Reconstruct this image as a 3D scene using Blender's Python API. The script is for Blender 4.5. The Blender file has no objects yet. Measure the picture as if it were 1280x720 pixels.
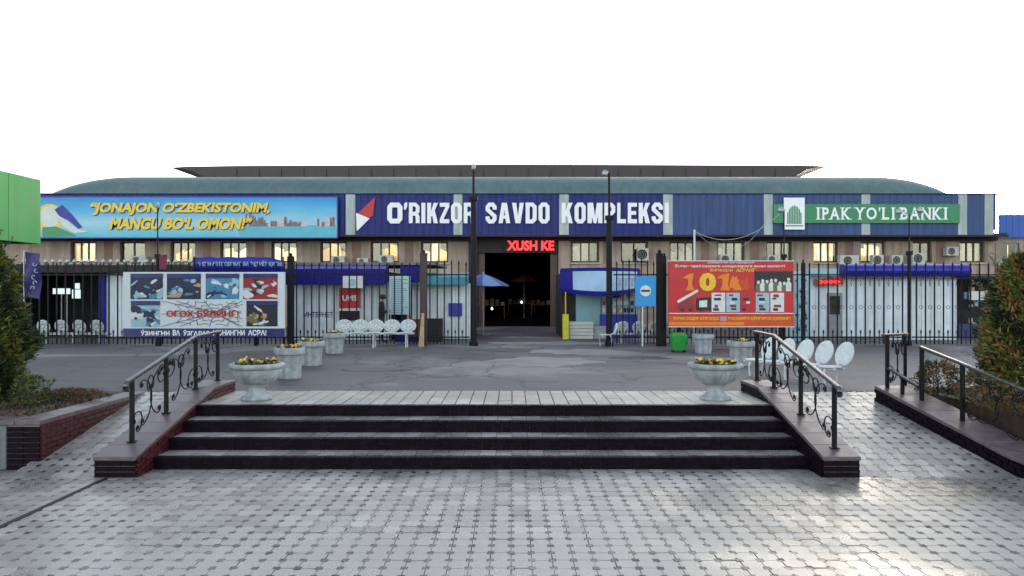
import bpy, bmesh, math, random
from mathutils import Vector, Matrix
import numpy as np
random.seed(7)
R = math.radians
scene = bpy.context.scene
COL = scene.collection

# ------------------------------------------------------------------ camera
EYE = 2.18          # eye height above the lower plaza
UP = 0.59           # height of the upper (asphalt) level
F = 950.0           # focal length in photo pixels
HZ = 364.0          # horizon row in the photo
cam = bpy.data.cameras.new('camera')
cam.sensor_width = 36.0
cam.lens = F / 1280 * 36.0
cam.shift_y = 4.0 / 1280
cam.clip_start = 0.05
cam.clip_end = 3000
camo = bpy.data.objects.new('camera', cam)
COL.objects.link(camo)
camo.location = (0, 0, EYE)
camo.rotation_euler = (R(90), 0, 0)
scene.camera = camo

# ------------------------------------------------------------------ sky, sun, exposure
SUN_EL, SUN_AZ = 5.5, 27.0      # low sun behind the hall, to the right
world = bpy.data.worlds.new('World')
scene.world = world
world.use_nodes = True
wn = world.node_tree
bg = wn.nodes['Background']
sky = wn.nodes.new('ShaderNodeTexSky')
sky.sky_type = 'NISHITA'
sky.sun_disc = False
sky.sun_elevation = R(SUN_EL)
sky.sun_rotation = R(SUN_AZ)
sky.altitude = 400
sky.air_density = 1.0
sky.dust_density = 1.2
sky.ozone_density = 1.0
hs = wn.nodes.new('ShaderNodeHueSaturation')
hs.inputs['Saturation'].default_value = 0.46
hs.inputs['Hue'].default_value = 0.512
wn.links.new(sky.outputs[0], hs.inputs['Color'])
wn.links.new(hs.outputs[0], bg.inputs['Color'])
bg.inputs['Strength'].default_value = 0.15
sl = bpy.data.lights.new('sun', 'SUN')
sl.energy = 2.0
sl.angle = R(0.6)
sl.color = (1.0, 0.86, 0.68)
so = bpy.data.objects.new('sun', sl)
COL.objects.link(so)
sd = Vector((math.sin(R(SUN_AZ)) * math.cos(R(SUN_EL)), math.cos(R(SUN_AZ)) * math.cos(R(SUN_EL)), math.sin(R(SUN_EL))))
so.rotation_euler = sd.to_track_quat('Z', 'Y').to_euler()
so.location = (10, 60, 30)
vs = scene.view_settings
vs.view_transform = 'Standard'
vs.look = 'None'
vs.exposure = 2.42
vs.gamma = 1.0
vs.use_curve_mapping = False
scene.cycles.max_bounces = 6
scene.cycles.transparent_max_bounces = 12

# ------------------------------------------------------------------ helpers
def P(px, py, d):
    """photo pixel at depth d -> world point"""
    return Vector(((px - 640) * d / F, d, EYE - (py - HZ) * d / F))
def PX(px, d): return (px - 640) * d / F
def PZ(py, d): return EYE - (py - HZ) * d / F

def lin(h):
    h = h.lstrip('#')
    o = []
    for i in (0, 2, 4):
        v = int(h[i:i + 2], 16) / 255
        o.append(v / 12.92 if v <= .04045 else ((v + .055) / 1.055) ** 2.4)
    return (o[0], o[1], o[2], 1)

MATS = {}
def mat(name, col, rough=.6, var=.12, scale=6.0, bump=0.0, bscale=60.0, metal=0.0, spec=.5, emit=None, es=0.0, island=0.0, coat=0.0, streak=0.0):
    """procedural surface: colour broken up by two noises, optional island variation and fine relief"""
    if name in MATS: return MATS[name]
    m = bpy.data.materials.new(name)
    m.use_nodes = True
    nt = m.node_tree; N = nt.nodes; L = nt.links
    b = N['Principled BSDF']
    if isinstance(col, str): col = lin(col)
    b.inputs['Roughness'].default_value = rough
    b.inputs['Metallic'].default_value = metal
    b.inputs['Specular IOR Level'].default_value = spec
    b.inputs['Coat Weight'].default_value = coat
    tc = N.new('ShaderNodeTexCoord')
    n1 = N.new('ShaderNodeTexNoise'); n1.inputs['Scale'].default_value = scale; n1.inputs['Detail'].default_value = 5
    L.new(tc.outputs['Object'], n1.inputs['Vector'])
    mr = N.new('ShaderNodeMapRange')
    mr.inputs['From Min'].default_value = .3; mr.inputs['From Max'].default_value = .7
    mr.inputs['To Min'].default_value = 1 - var; mr.inputs['To Max'].default_value = 1 + var
    L.new(n1.outputs['Fac'], mr.inputs['Value'])
    val = mr.outputs[0]
    if island:
        g = N.new('ShaderNodeNewGeometry')
        m2 = N.new('ShaderNodeMapRange')
        m2.inputs['To Min'].default_value = 1 - island; m2.inputs['To Max'].default_value = 1 + island
        L.new(g.outputs['Random Per Island'], m2.inputs['Value'])
        mm = N.new('ShaderNodeMath'); mm.operation = 'MULTIPLY'
        L.new(val, mm.inputs[0]); L.new(m2.outputs[0], mm.inputs[1]); val = mm.outputs[0]
    if streak:      # rain streaks and grime running down
        mp = N.new('ShaderNodeMapping'); mp.inputs['Scale'].default_value = (2.6, 2.6, .22)
        n3 = N.new('ShaderNodeTexNoise'); n3.inputs['Scale'].default_value = 1.6; n3.inputs['Detail'].default_value = 7; n3.inputs['Roughness'].default_value = .65
        L.new(tc.outputs['Object'], mp.inputs['Vector']); L.new(mp.outputs[0], n3.inputs['Vector'])
        m3 = N.new('ShaderNodeMapRange'); m3.inputs['From Min'].default_value = .35; m3.inputs['From Max'].default_value = .62
        m3.inputs['To Min'].default_value = 1 - streak; m3.inputs['To Max'].default_value = 1 + streak * .25
        L.new(n3.outputs['Fac'], m3.inputs['Value'])
        mm3 = N.new('ShaderNodeMath'); mm3.operation = 'MULTIPLY'
        L.new(val, mm3.inputs[0]); L.new(m3.outputs[0], mm3.inputs[1]); val = mm3.outputs[0]
    vm = N.new('ShaderNodeVectorMath'); vm.operation = 'SCALE'
    vm.inputs[0].default_value = col[:3]
    L.new(val, vm.inputs['Scale'])
    L.new(vm.outputs[0], b.inputs['Base Color'])
    rr = N.new('ShaderNodeMapRange')
    rr.inputs['From Min'].default_value = .3; rr.inputs['From Max'].default_value = .7
    rr.inputs['To Min'].default_value = max(.02, rough - .1); rr.inputs['To Max'].default_value = min(1, rough + .1)
    L.new(n1.outputs['Fac'], rr.inputs['Value']); L.new(rr.outputs[0], b.inputs['Roughness'])
    if bump:
        n2 = N.new('ShaderNodeTexNoise'); n2.inputs['Scale'].default_value = bscale; n2.inputs['Detail'].default_value = 4
        L.new(tc.outputs['Object'], n2.inputs['Vector'])
        bp = N.new('ShaderNodeBump'); bp.inputs['Strength'].default_value = bump; bp.inputs['Distance'].default_value = .01
        L.new(n2.outputs['Fac'], bp.inputs['Height']); L.new(bp.outputs[0], b.inputs['Normal'])
    if emit:
        b.inputs['Emission Color'].default_value = lin(emit) if isinstance(emit, str) else emit
        b.inputs['Emission Strength'].default_value = es
    MATS[name] = m
    return m

class MB:
    """collects shapes in world coordinates for ONE mesh object"""
    def __init__(s): s.v = []; s.f = []; s.m = []
    def add(s, vs, fs, mi=0):
        o = len(s.v)
        s.v.extend([tuple(p) for p in vs])
        for f in fs: s.f.append([i + o for i in f]); s.m.append(mi)
        return s
    def box(s, x0, x1, y0, y1, z0, z1, mi=0):
        v = [(x, y, z) for z in (z0, z1) for y in (y0, y1) for x in (x0, x1)]
        return s.add(v, [(0, 2, 3, 1), (4, 5, 7, 6), (0, 1, 5, 4), (2, 6, 7, 3), (0, 4, 6, 2), (1, 3, 7, 5)], mi)
    def pbox(s, px0, py0, px1, py1, d, depth, mi=0):
        """box whose front face covers a photo rectangle at depth d"""
        return s.box(PX(px0, d), PX(px1, d), d, d + depth, PZ(py1, d), PZ(py0, d), mi)
    def hexa(s, a, b, mi=0):
        v = list(a) + list(b); n = len(a)
        fs = [tuple(range(n))[::-1], tuple(range(n, 2 * n))] + [(i, (i + 1) % n, n + (i + 1) % n, n + i) for i in range(n)]
        return s.add(v, fs, mi)
    def prism(s, poly, axis, a, b, mi=0):
        """extrude polygon (u,v) along axis; x: (y,z), y: (x,z), z: (x,y)"""
        def pt(u, v, w): return {'x': (w, u, v), 'y': (u, w, v), 'z': (u, v, w)}[axis]
        return s.hexa([pt(u, v, a) for u, v in poly], [pt(u, v, b) for u, v in poly], mi)
    def tube(s, pts, r, seg=6, mi=0, cap=True):
        pts = [Vector(p) for p in pts]; n = len(pts); vs = []
        rs = r if isinstance(r, (list, tuple)) else [r] * n
        t0 = (pts[1] - pts[0]).normalized()
        ref = Vector((0, 0, 1)) if abs(t0.z) < .9 else Vector((1, 0, 0))
        u = t0.cross(ref).normalized()
        for i in range(n):
            t = (pts[min(i + 1, n - 1)] - pts[max(i - 1, 0)])
            if t.length < 1e-9: t = t0
            t.normalize()
            u = (u - t * u.dot(t))
            if u.length < 1e-6: u = t.orthogonal()
            u.normalize(); w = t.cross(u)
            for k in range(seg):
                a = 2 * math.pi * (k + .5) / seg
                vs.append(pts[i] + (u * math.cos(a) + w * math.sin(a)) * rs[i])
        fs = [(i * seg + k, i * seg + (k + 1) % seg, (i + 1) * seg + (k + 1) % seg, (i + 1) * seg + k) for i in range(n - 1) for k in range(seg)]
        if cap: fs += [tuple(range(seg))[::-1], tuple(range((n - 1) * seg, n * seg))]
        return s.add(vs, fs, mi)
    def lathe(s, c, prof, seg=24, mi=0, flute=None, sx=1, sy=1):
        vs = []; n = len(prof)
        for i, (r, z) in enumerate(prof):
            for k in range(seg):
                a = 2 * math.pi * k / seg
                rr = r * (1 + (flute[i] if flute else 0) * (1 if k % 2 else -1))
                vs.append((c[0] + rr * math.cos(a) * sx, c[1] + rr * math.sin(a) * sy, c[2] + z))
        fs = [(i * seg + k, i * seg + (k + 1) % seg, (i + 1) * seg + (k + 1) % seg, (i + 1) * seg + k) for i in range(n - 1) for k in range(seg)]
        fs += [tuple(range(seg))[::-1], tuple(range((n - 1) * seg, n * seg))]
        return s.add(vs, fs, mi)
    def ppoly(s, pts, d, depth=.003, mi=0):
        """thin printed shape traced in photo pixels on a flat board at depth d"""
        return s.prism([(PX(x, d), PZ(y, d)) for x, y in pts], 'y', d, d + depth, mi)
    def disc(s, c, r, depth, seg=20, mi=0, rx=None):
        rx = rx or r
        return s.prism([(c[0] + rx * math.cos(2 * math.pi * k / seg), c[2] + r * math.sin(2 * math.pi * k / seg)) for k in range(seg)], 'y', c[1], c[1] + depth, mi)

BASE = {}
def base_of(o): return BASE.get(o.name, Vector((0, 0, 0))) if o else Vector((0, 0, 0))
def tag(o, label=None, cat=None, group=None, kind=None):
    if label: o['label'] = label
    if cat: o['category'] = cat
    if group: o['group'] = group
    if kind: o['kind'] = kind
    return o
def thing(name, label, cat, loc, group=None):
    o = bpy.data.objects.new(name, None)
    o.empty_display_size = .2
    COL.objects.link(o); o.location = loc; BASE[o.name] = Vector(loc)
    return tag(o, label, cat, group)
def mesh(mb, name, mats, off=(0, 0, 0), smooth=False, fix=True):
    me = bpy.data.meshes.new(name)
    me.from_pydata([(v[0] - off[0], v[1] - off[1], v[2] - off[2]) for v in mb.v], [], mb.f)
    if not isinstance(mats, (list, tuple)): mats = [mats]
    for m in mats: me.materials.append(m)
    if len(mats) > 1: me.polygons.foreach_set('material_index', mb.m)
    if fix:
        bm = bmesh.new(); bm.from_mesh(me)
        bmesh.ops.recalc_face_normals(bm, faces=bm.faces); bm.to_mesh(me); bm.free()
    if smooth: me.polygons.foreach_set('use_smooth', [True] * len(me.polygons))
    me.update()
    return me
def part(mb, name, mats, parent=None, smooth=False, bevel=0.0, kind=None, label=None, fix=True, at=None):
    """one mesh object; parent=None makes it top-level (origin at `at`)"""
    b = base_of(parent) if parent else Vector(at or (0, 0, 0))
    o = bpy.data.objects.new(name, mesh(mb, name, mats, b, smooth, fix))
    COL.objects.link(o)
    if parent:
        o.parent = parent; BASE[o.name] = b
    else:
        o.location = b; BASE[o.name] = b
    if bevel:
        md = o.modifiers.new('bevel', 'BEVEL'); md.width = bevel; md.segments = 2; md.limit_method = 'ANGLE'; md.angle_limit = R(40)
    if kind: o['kind'] = kind
    if label: o['label'] = label
    return o
def share(me, name, parent, loc, rot=None, scale=None):
    """another object on shared mesh data, loc in world coordinates"""
    o = bpy.data.objects.new(name, me)
    COL.objects.link(o)
    if parent: o.parent = parent
    o.location = Vector(loc) - base_of(parent)
    if rot: o.rotation_euler = rot
    if scale: o.scale = scale
    BASE[o.name] = base_of(parent)
    return o
def copy_tree(o, parent=None):
    c = o.copy(); COL.objects.link(c)
    if parent: c.parent = parent
    for ch in o.children: copy_tree(ch, c)
    return c

_fc = {}
def text_verts(s, bold=.02, ext=.5):
    key = (s, bold, ext)
    if key in _fc: return _fc[key]
    cu = bpy.data.curves.new('t', 'FONT'); cu.body = s; cu.size = 1; cu.offset = bold; cu.extrude = ext; cu.resolution_u = 3
    ob = bpy.data.objects.new('t', cu); COL.objects.link(ob)
    dg = bpy.context.evaluated_depsgraph_get()
    me = bpy.data.meshes.new_from_object(ob.evaluated_get(dg))
    vs = [tuple(v.co) for v in me.vertices]; fs = [tuple(p.vertices) for p in me.polygons]
    bpy.data.objects.remove(ob); bpy.data.curves.remove(cu); bpy.data.meshes.remove(me)
    _fc[key] = (vs, fs)
    return vs, fs
def ptext(mb, s, px0, py0, px1, py1, d, depth=.004, mi=0, bold=.02, slant=0.0, fade=None):
    """lettering fitted to a photo rectangle, standing on the plane y=d and thickened towards the viewer"""
    vs, fs = text_verts(s, bold)
    if not vs: return
    xs = [v[0] for v in vs]; ys = [v[1] for v in vs]
    x0, x1, y0, y1 = min(xs), max(xs), min(ys), max(ys)
    X0, X1, Z0, Z1 = PX(px0, d), PX(px1, d), PZ(py1, d), PZ(py0, d)
    out = []
    for x, y, z in vs:
        u = (x - x0) / (x1 - x0 or 1); w = (y - y0) / (y1 - y0 or 1)
        out.append((X0 + u * (X1 - X0) + slant * (w - .5) * (Z1 - Z0), d - depth if z > 0 else d, Z0 + w * (Z1 - Z0)))
    mb.add(out, fs, mi)
# ------------------------------------------------------------------ shared materials
M_iron = mat('black_iron', (.0035, .0035, .006), .5, .3, 20, .15, 200, metal=0, spec=.22)
M_rail = mat('worn_rail_steel', (.10, .10, .105), .3, .35, 30, .1, 200, metal=.8)
M_white = mat('white_paint', (.62, .66, .68), .45, .08, 5)
M_concrete = mat('grey_concrete', (.17, .175, .18), .8, .3, 4, .4, 90, streak=.4)
M_urn = mat('painted_concrete_urn', (.34, .375, .40), .75, .22, 9, .4, 120, streak=.35)
M_black = mat('flat_black', (.008, .008, .01), .7)  # plain black for gaps, openings, panels and kiosk bodies
M_glass_dark = mat('dark_glass', (.01, .012, .015), .08, .1)
M_steel = mat('galvanised_steel', (.35, .36, .37), .4, .15, 8, metal=.7)
M_blue = mat('blue_awning_vinyl', (.006, .005, .19), .5, .25, 4, .1, 30, spec=.2)
M_royal = mat('royal_blue_print', (.015, .02, .30), .4, .08, 3)
M_navy = mat('navy_print', (.02, .025, .14), .4, .1, 3)
M_red = mat('red_print', (.50, .012, .02), .4, .12, 3)
M_yellow = mat('yellow_print', (.78, .50, .02), .45, .08, 3)
M_orange = mat('orange_print', (.75, .20, .01), .45, .1, 3)
M_soil = mat('dark_soil', (.05, .032, .022), .95, .4, 12, .8, 40)
M_wood = mat('pale_wood', (.38, .27, .15), .65, .25, 10, .2, 60)

def node_mat(name):
    m = bpy.data.materials.new(name); m.use_nodes = True
    return m, m.node_tree.nodes, m.node_tree.links, m.node_tree.nodes['Principled BSDF']

# wet concrete pavers: colour varies per paver and in damp blotches; gloss follows the water film
def paver_mat(name, col, wet_lo, wet_hi, isl=.16, fade=None):
    m, N, L, b = node_mat(name)
    g = N.new('ShaderNodeNewGeometry')
    big = N.new('ShaderNodeTexNoise'); big.inputs['Scale'].default_value = .55; big.inputs['Detail'].default_value = 5; big.inputs['Distortion'].default_value = .4
    fine = N.new('ShaderNodeTexNoise'); fine.inputs['Scale'].default_value = 55; fine.inputs['Detail'].default_value = 6
    L.new(g.outputs['Position'], big.inputs['Vector']); L.new(g.outputs['Position'], fine.inputs['Vector'])
    cr = N.new('ShaderNodeMapRange'); cr.inputs['From Min'].default_value = .40; cr.inputs['From Max'].default_value = .62
    L.new(big.outputs['Fac'], cr.inputs['Value'])
    isn = N.new('ShaderNodeMapRange'); isn.inputs['To Min'].default_value = 1 - isl; isn.inputs['To Max'].default_value = 1 + isl
    L.new(g.outputs['Random Per Island'], isn.inputs['Value'])
    fr = N.new('ShaderNodeMapRange'); fr.inputs['From Min'].default_value = .3; fr.inputs['From Max'].default_value = .7; fr.inputs['To Min'].default_value = .8; fr.inputs['To Max'].default_value = 1.2
    L.new(fine.outputs['Fac'], fr.inputs['Value'])
    wetc = N.new('ShaderNodeMapRange'); wetc.inputs['To Min'].default_value = 1.1; wetc.inputs['To Max'].default_value = .68
    L.new(cr.outputs[0], wetc.inputs['Value'])
    a = N.new('ShaderNodeMath'); a.operation = 'MULTIPLY'; L.new(isn.outputs[0], a.inputs[0]); L.new(fr.outputs[0], a.inputs[1])
    a2 = N.new('ShaderNodeMath'); a2.operation = 'MULTIPLY'; L.new(a.outputs[0], a2.inputs[0]); L.new(wetc.outputs[0], a2.inputs[1])
    sc = N.new('ShaderNodeVectorMath'); sc.operation = 'SCALE'; sc.inputs[0].default_value = col
    L.new(a2.outputs[0], sc.inputs['Scale']); L.new(sc.outputs[0], b.inputs['Base Color'])
    if fade:      # inserts fade to the paver tone in patches
        fn = N.new('ShaderNodeTexNoise'); fn.inputs['Scale'].default_value = .8; fn.inputs['Detail'].default_value = 6
        L.new(g.outputs['Position'], fn.inputs['Vector'])
        fm = N.new('ShaderNodeMapRange'); fm.inputs['From Min'].default_value = .43; fm.inputs['From Max'].default_value = .56; fm.inputs['To Max'].default_value = .88
        L.new(fn.outputs['Fac'], fm.inputs['Value'])
        mx = N.new('ShaderNodeMix'); mx.data_type = 'RGBA'; mx.inputs['B'].default_value = fade
        L.new(fm.outputs[0], mx.inputs['Factor']); L.new(sc.outputs[0], mx.inputs['A']); L.new(mx.outputs['Result'], b.inputs['Base Color'])
    rg = N.new('ShaderNodeMapRange'); rg.inputs['To Min'].default_value = wet_hi; rg.inputs['To Max'].default_value = wet_lo
    L.new(cr.outputs[0], rg.inputs['Value'])
    ra = N.new('ShaderNodeMath'); ra.operation = 'MULTIPLY'; L.new(rg.outputs[0], ra.inputs[0]); L.new(fr.outputs[0], ra.inputs[1])
    L.new(ra.outputs[0], b.inputs['Roughness'])
    b.inputs['Specular IOR Level'].default_value = .55
    bp = N.new('ShaderNodeBump'); bp.inputs['Strength'].default_value = .35; bp.inputs['Distance'].default_value = .004
    L.new(fine.outputs['Fac'], bp.inputs['Height']); L.new(bp.outputs[0], b.inputs['Normal'])
    MATS[name] = m
    return m
M_paver = paver_mat('wet_light_paver', (.28, .270, .258), .17, .46, .26)
M_paver_dark = paver_mat('dark_paver_insert', (.018, .017, .020), .3, .6, .9, (.19, .185, .175, 1))
M_paver_dry = paver_mat('dry_cream_paver', (.40, .385, .35), .35, .6)
M_joint = mat('sandy_joint', (.20, .195, .185), .8, .3, 8, .4, 80)

def asphalt_mat():
    m, N, L, b = node_mat('worn_asphalt')
    g = N.new('ShaderNodeNewGeometry')
    mp = N.new('ShaderNodeMapping'); mp.inputs['Scale'].default_value = (.16, .30, 1)
    L.new(g.outputs['Position'], mp.inputs['Vector'])
    big = N.new('ShaderNodeTexNoise'); big.inputs['Scale'].default_value = 1; big.inputs['Detail'].default_value = 6; big.inputs['Roughness'].default_value = .6; big.inputs['Distortion'].default_value = .8
    fine = N.new('ShaderNodeTexNoise'); fine.inputs['Scale'].default_value = 26; fine.inputs['Detail'].default_value = 8
    L.new(mp.outputs[0], big.inputs['Vector']); L.new(g.outputs['Position'], fine.inputs['Vector'])
    cr = N.new('ShaderNodeValToRGB')
    e = cr.color_ramp.elements
    e[0].position = .40; e[0].color = (.050, .050, .058, 1)
    e[1].position = .62; e[1].color = (.20, .198, .20, 1)
    x = cr.color_ramp.elements.new(.53); x.color = (.088, .088, .098, 1)
    L.new(big.outputs['Fac'], cr.inputs['Fac'])
    fr = N.new('ShaderNodeMapRange'); fr.inputs['From Min'].default_value = .25; fr.inputs['From Max'].default_value = .75; fr.inputs['To Min'].default_value = .7; fr.inputs['To Max'].default_value = 1.3
    L.new(fine.outputs['Fac'], fr.inputs['Value'])
    sc = N.new('ShaderNodeVectorMath'); sc.operation = 'SCALE'
    L.new(cr.outputs[0], sc.inputs[0]); L.new(fr.outputs[0], sc.inputs['Scale']); L.new(sc.outputs[0], b.inputs['Base Color'])
    vo = N.new('ShaderNodeTexVoronoi'); vo.feature = 'DISTANCE_TO_EDGE'; vo.inputs['Scale'].default_value = .42
    wv = N.new('ShaderNodeTexNoise'); wv.inputs['Scale'].default_value = 1.3; wv.inputs['Detail'].default_value = 5
    L.new(g.outputs['Position'], wv.inputs['Vector'])
    va = N.new('ShaderNodeVectorMath'); va.operation = 'ADD'; L.new(g.outputs['Position'], va.inputs[0]); L.new(wv.outputs['Color'], va.inputs[1])
    L.new(va.outputs[0], vo.inputs['Vector'])
    vc = N.new('ShaderNodeMapRange'); vc.inputs['From Min'].default_value = .004; vc.inputs['From Max'].default_value = .022; vc.inputs['To Min'].default_value = .35; vc.inputs['To Max'].default_value = 1
    L.new(vo.outputs['Distance'], vc.inputs['Value'])
    sc2 = N.new('ShaderNodeVectorMath'); sc2.operation = 'SCALE'; L.new(sc.outputs[0], sc2.inputs[0]); L.new(vc.outputs[0], sc2.inputs['Scale']); L.new(sc2.outputs[0], b.inputs['Base Color'])
    rg = N.new('ShaderNodeMapRange'); rg.inputs['From Min'].default_value = .35; rg.inputs['From Max'].default_value = .7; rg.inputs['To Min'].default_value = .55; rg.inputs['To Max'].default_value = .75
    L.new(big.outputs['Fac'], rg.inputs['Value']); L.new(rg.outputs[0], b.inputs['Roughness'])
    bp = N.new('ShaderNodeBump'); bp.inputs['Strength'].default_value = .5; bp.inputs['Distance'].default_value = .01
    L.new(fine.outputs['Fac'], bp.inputs['Height']); L.new(bp.outputs[0], b.inputs['Normal'])
    MATS['worn_asphalt'] = m
    return m
M_asphalt = asphalt_mat()
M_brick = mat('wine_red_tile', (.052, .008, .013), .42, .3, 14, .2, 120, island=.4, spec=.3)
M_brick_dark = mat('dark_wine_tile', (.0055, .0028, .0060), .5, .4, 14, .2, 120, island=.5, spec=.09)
M_mortar = mat('pale_mortar', (.20, .16, .15), .85, .2, 20)
M_coping = mat('mauve_coping_tile', (.115, .090, .100), .38, .25, 7, .25, 90, island=.2)

# ------------------------------------------------------------------ ground levels
STX0, STX1 = -4.40, 3.64          # inner faces of the stair cheeks
ST_Y0, TREAD, RISE = 9.29, .4245, UP / 4
ASPH = 12.1                       # the pavers end and the asphalt starts here
RAMP0 = 8.9
def ramp_z(y): return UP * min(1, max(0, (y - RAMP0) / (ASPH - RAMP0)))

m = MB()
for (a, b_, c, d_) in [(-900, 900, ASPH, 33.9), (-900, 900, 33.9, 1500)]:
    m.add([(a, c, UP), (b_, c, UP), (b_, d_, UP), (a, d_, UP)], [(0, 1, 2, 3)])
tag(part(m, 'asphalt_ground', M_asphalt), kind='structure')
# repaired patches in the asphalt before the gate
M_patch = mat('pale_concrete_patch', (.20, .20, .205), .6, .35, 1.3, .5, 40)
M_patch_d = mat('dark_tar_patch', (.035, .035, .04), .5, .35, 1.3, .5, 40)
rp = random.Random(77)
for (px, py, wx, wy, mt) in ((680, 452, 1.35, 1.2, M_patch), (735, 440, 1.5, 1.0, M_patch), (640, 438, 1.2, .55, M_patch_d), (600, 446, .9, 1.0, M_patch_d), (700, 429, 2.3, .8, M_patch), (800, 447, .8, .5, M_patch_d), (470, 462, .7, .4, M_patch_d)):
    d_ = (EYE - UP) * F / (py - HZ); cx_ = PX(px, d_); pts = []
    for k in range(22):
        a_ = 2 * math.pi * k / 22; q = rp.uniform(.72, 1.12); pts.append((cx_ + wx * q * math.cos(a_), d_ + wy * q * math.sin(a_)))
    m = MB(); m.prism(pts, 'z', UP - .02, UP + .004 + rp.uniform(0, .003)); tag(part(m, 'asphalt_patch', mt), kind='structure')
m = MB()
m.add([(-900, -900, -.03), (900, -900, -.03), (900, ASPH + .02, -.03), (-900, ASPH + .02, -.03)], [(0, 1, 2, 3)])
m.add([(-900, ASPH, -.03), (900, ASPH, -.03), (900, ASPH, UP), (-900, ASPH, UP)], [(0, 1, 2, 3)])
plaza = tag(part(m, 'plaza', M_joint), kind='structure')
# landing behind the stairs and the two ramps: bedding below the pavers
m = MB()
m.box(STX0 - .02, STX1 + .02, 10.6, ASPH - .002, 0, UP - .03)
landing = tag(part(m, 'stair_landing', M_joint), kind='structure')
RX0, RX1 = STX1 + .42, 6.1        # right ramp
LX0, LX1 = -5.86, STX0 - .50      # left ramp
ramps = []
for nm, x0, x1 in (('ramp_right', RX0 - .1, RX1), ('ramp_left', LX0, LX1 + .1)):
    m = MB()
    m.prism([(RAMP0, -.03), (ASPH - .002, -.03), (ASPH - .002, UP - .03)], 'x', x0, x1)
    ramps.append(tag(part(m, nm, M_joint), kind='structure'))

# corner-notched pavers with a small dark square insert where four meet
PW, PH, NT, NH, JT, THK = .168, .176, .026, .032, .0018, .05
hx, hy = PW / 2 - JT, PH / 2 - JT
BOB = [(-hx + NT, -hy), (hx - NT, -hy), (hx - NT, -hy + NH), (hx, -hy + NH), (hx, hy - NH), (hx - NT, hy - NH), (hx - NT, hy), (-hx + NT, hy), (-hx + NT, hy - NH), (-hx, hy - NH), (-hx, -hy + NH), (-hx + NT, -hy + NH)]
def paver_geo(m, x, y, z, tilt, top_in=.002):
    n = 12; vs = []
    for k, (u, v) in enumerate(BOB): vs.append((x + u, y + v, z - THK + tilt(u, v)))
    for k, (u, v) in enumerate(BOB): vs.append((x + u, y + v, z - top_in + tilt(u, v)))
    for k, (u, v) in enumerate(BOB): vs.append((x + u * .982, y + v * .982, z + tilt(u, v)))
    fs = [tuple(range(24, 36))]
    for r0 in (0, 12):
        fs += [(r0 + k, r0 + (k + 1) % n, r0 + 12 + (k + 1) % n, r0 + 12 + k) for k in range(n)]
    m.add(vs, fs)
pm = MB(); paver_geo(pm, 0, 0, 0, lambda u, v: 0)
paver_mesh = mesh(pm, 'paver', M_paver)
def lay(parent, x0, x1, y0, y1, zf, slope, singles=0):
    big = MB(); ins = MB(); cand = []
    r = 0; y = y0
    while y < y1:
        x = x0
        while x < x1:
            cand.append((x, y)); x += PW
        y += PH; r += 1
    vis = [c for c in cand if c[1] > 5.75 and abs(c[0]) < .66 * c[1]]
    vis.sort(key=lambda c: c[1] + .02 * abs(c[0]))
    pick = set(vis[:singles])
    for (x, y) in cand:
        z = zf(y) + random.gauss(0, .0016)
        a, b_ = random.gauss(0, .011), random.gauss(0, .011) + slope
        if slope == 0 and y > RAMP0 + .04 and not (STX0 - .1 < x < STX1 + .1): continue
        if (x, y) in pick:
            share(paver_mesh, 'paver', parent, (x + random.gauss(0, .0012), y + random.gauss(0, .0012), z), (b_, -a, random.gauss(0, .006)))
        else:
            paver_geo(big, x + random.gauss(0, .0012), y + random.gauss(0, .0012), z, lambda u, v: a * u + b_ * v)
        iz = zf(y + PH / 2) - .0015 + random.gauss(0, .0012)
        w, h = NT - .001, NH - .001
        xc, yc = x + PW / 2, y + PH / 2
        ins.add([(xc - w, yc - h, iz - slope * h), (xc + w, yc - h, iz - slope * h), (xc + w, yc + h, iz + slope * h), (xc - w, yc + h, iz + slope * h)], [(0, 1, 2, 3)])
    part(big, 'pavers', M_paver, parent, kind='stuff', fix=False)
    part(ins, 'dark_inserts', M_paver_dark, parent, kind='stuff', fix=False)
lay(plaza, -9.5, 9.5, 2.2, 9.33, lambda y: 0.0, 0, 300)
lm = MB(); x = STX0
while x < STX1 - .02:
    y = 10.66; k = 0
    off = random.uniform(0, .3)
    while y < ASPH - .01:
        y1_ = min(y + (off + .12 if k == 0 else .42), ASPH - .004); z = UP + .003 + random.gauss(0, .0015)
        lm.box(x + .007, min(x + .2, STX1) - .007, y + .004, y1_ - .004, UP - .04, z); y = y1_; k += 1
    x += .2
part(lm, 'landing_pavers', M_paver_dry, landing, kind='stuff')
sl_ = UP / (ASPH - RAMP0)
lay(ramps[0], RX0 - .05, RX1, RAMP0 + .08, ASPH - .05, ramp_z, sl_)
lay(ramps[1], LX0 + .02, LX1 + .22, RAMP0 + .08, ASPH - .05, ramp_z, sl_)
# far sides of the lower plaza, beyond the laid pavers
for sx in (-1, 1):
    m = MB(); m.box(*sorted((sx * 9.6, sx * 60)), -40, 9.0, -.025, -.004)
    tag(part(m, 'side_pavement', M_paver), kind='structure')
# dark drain gap beside the left ramp
m = MB(); m.box(-4.755, -4.70, 4.5, 8.86, -.02, .006)
tag(part(m, 'drain_channel', M_black), kind='structure')

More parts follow.
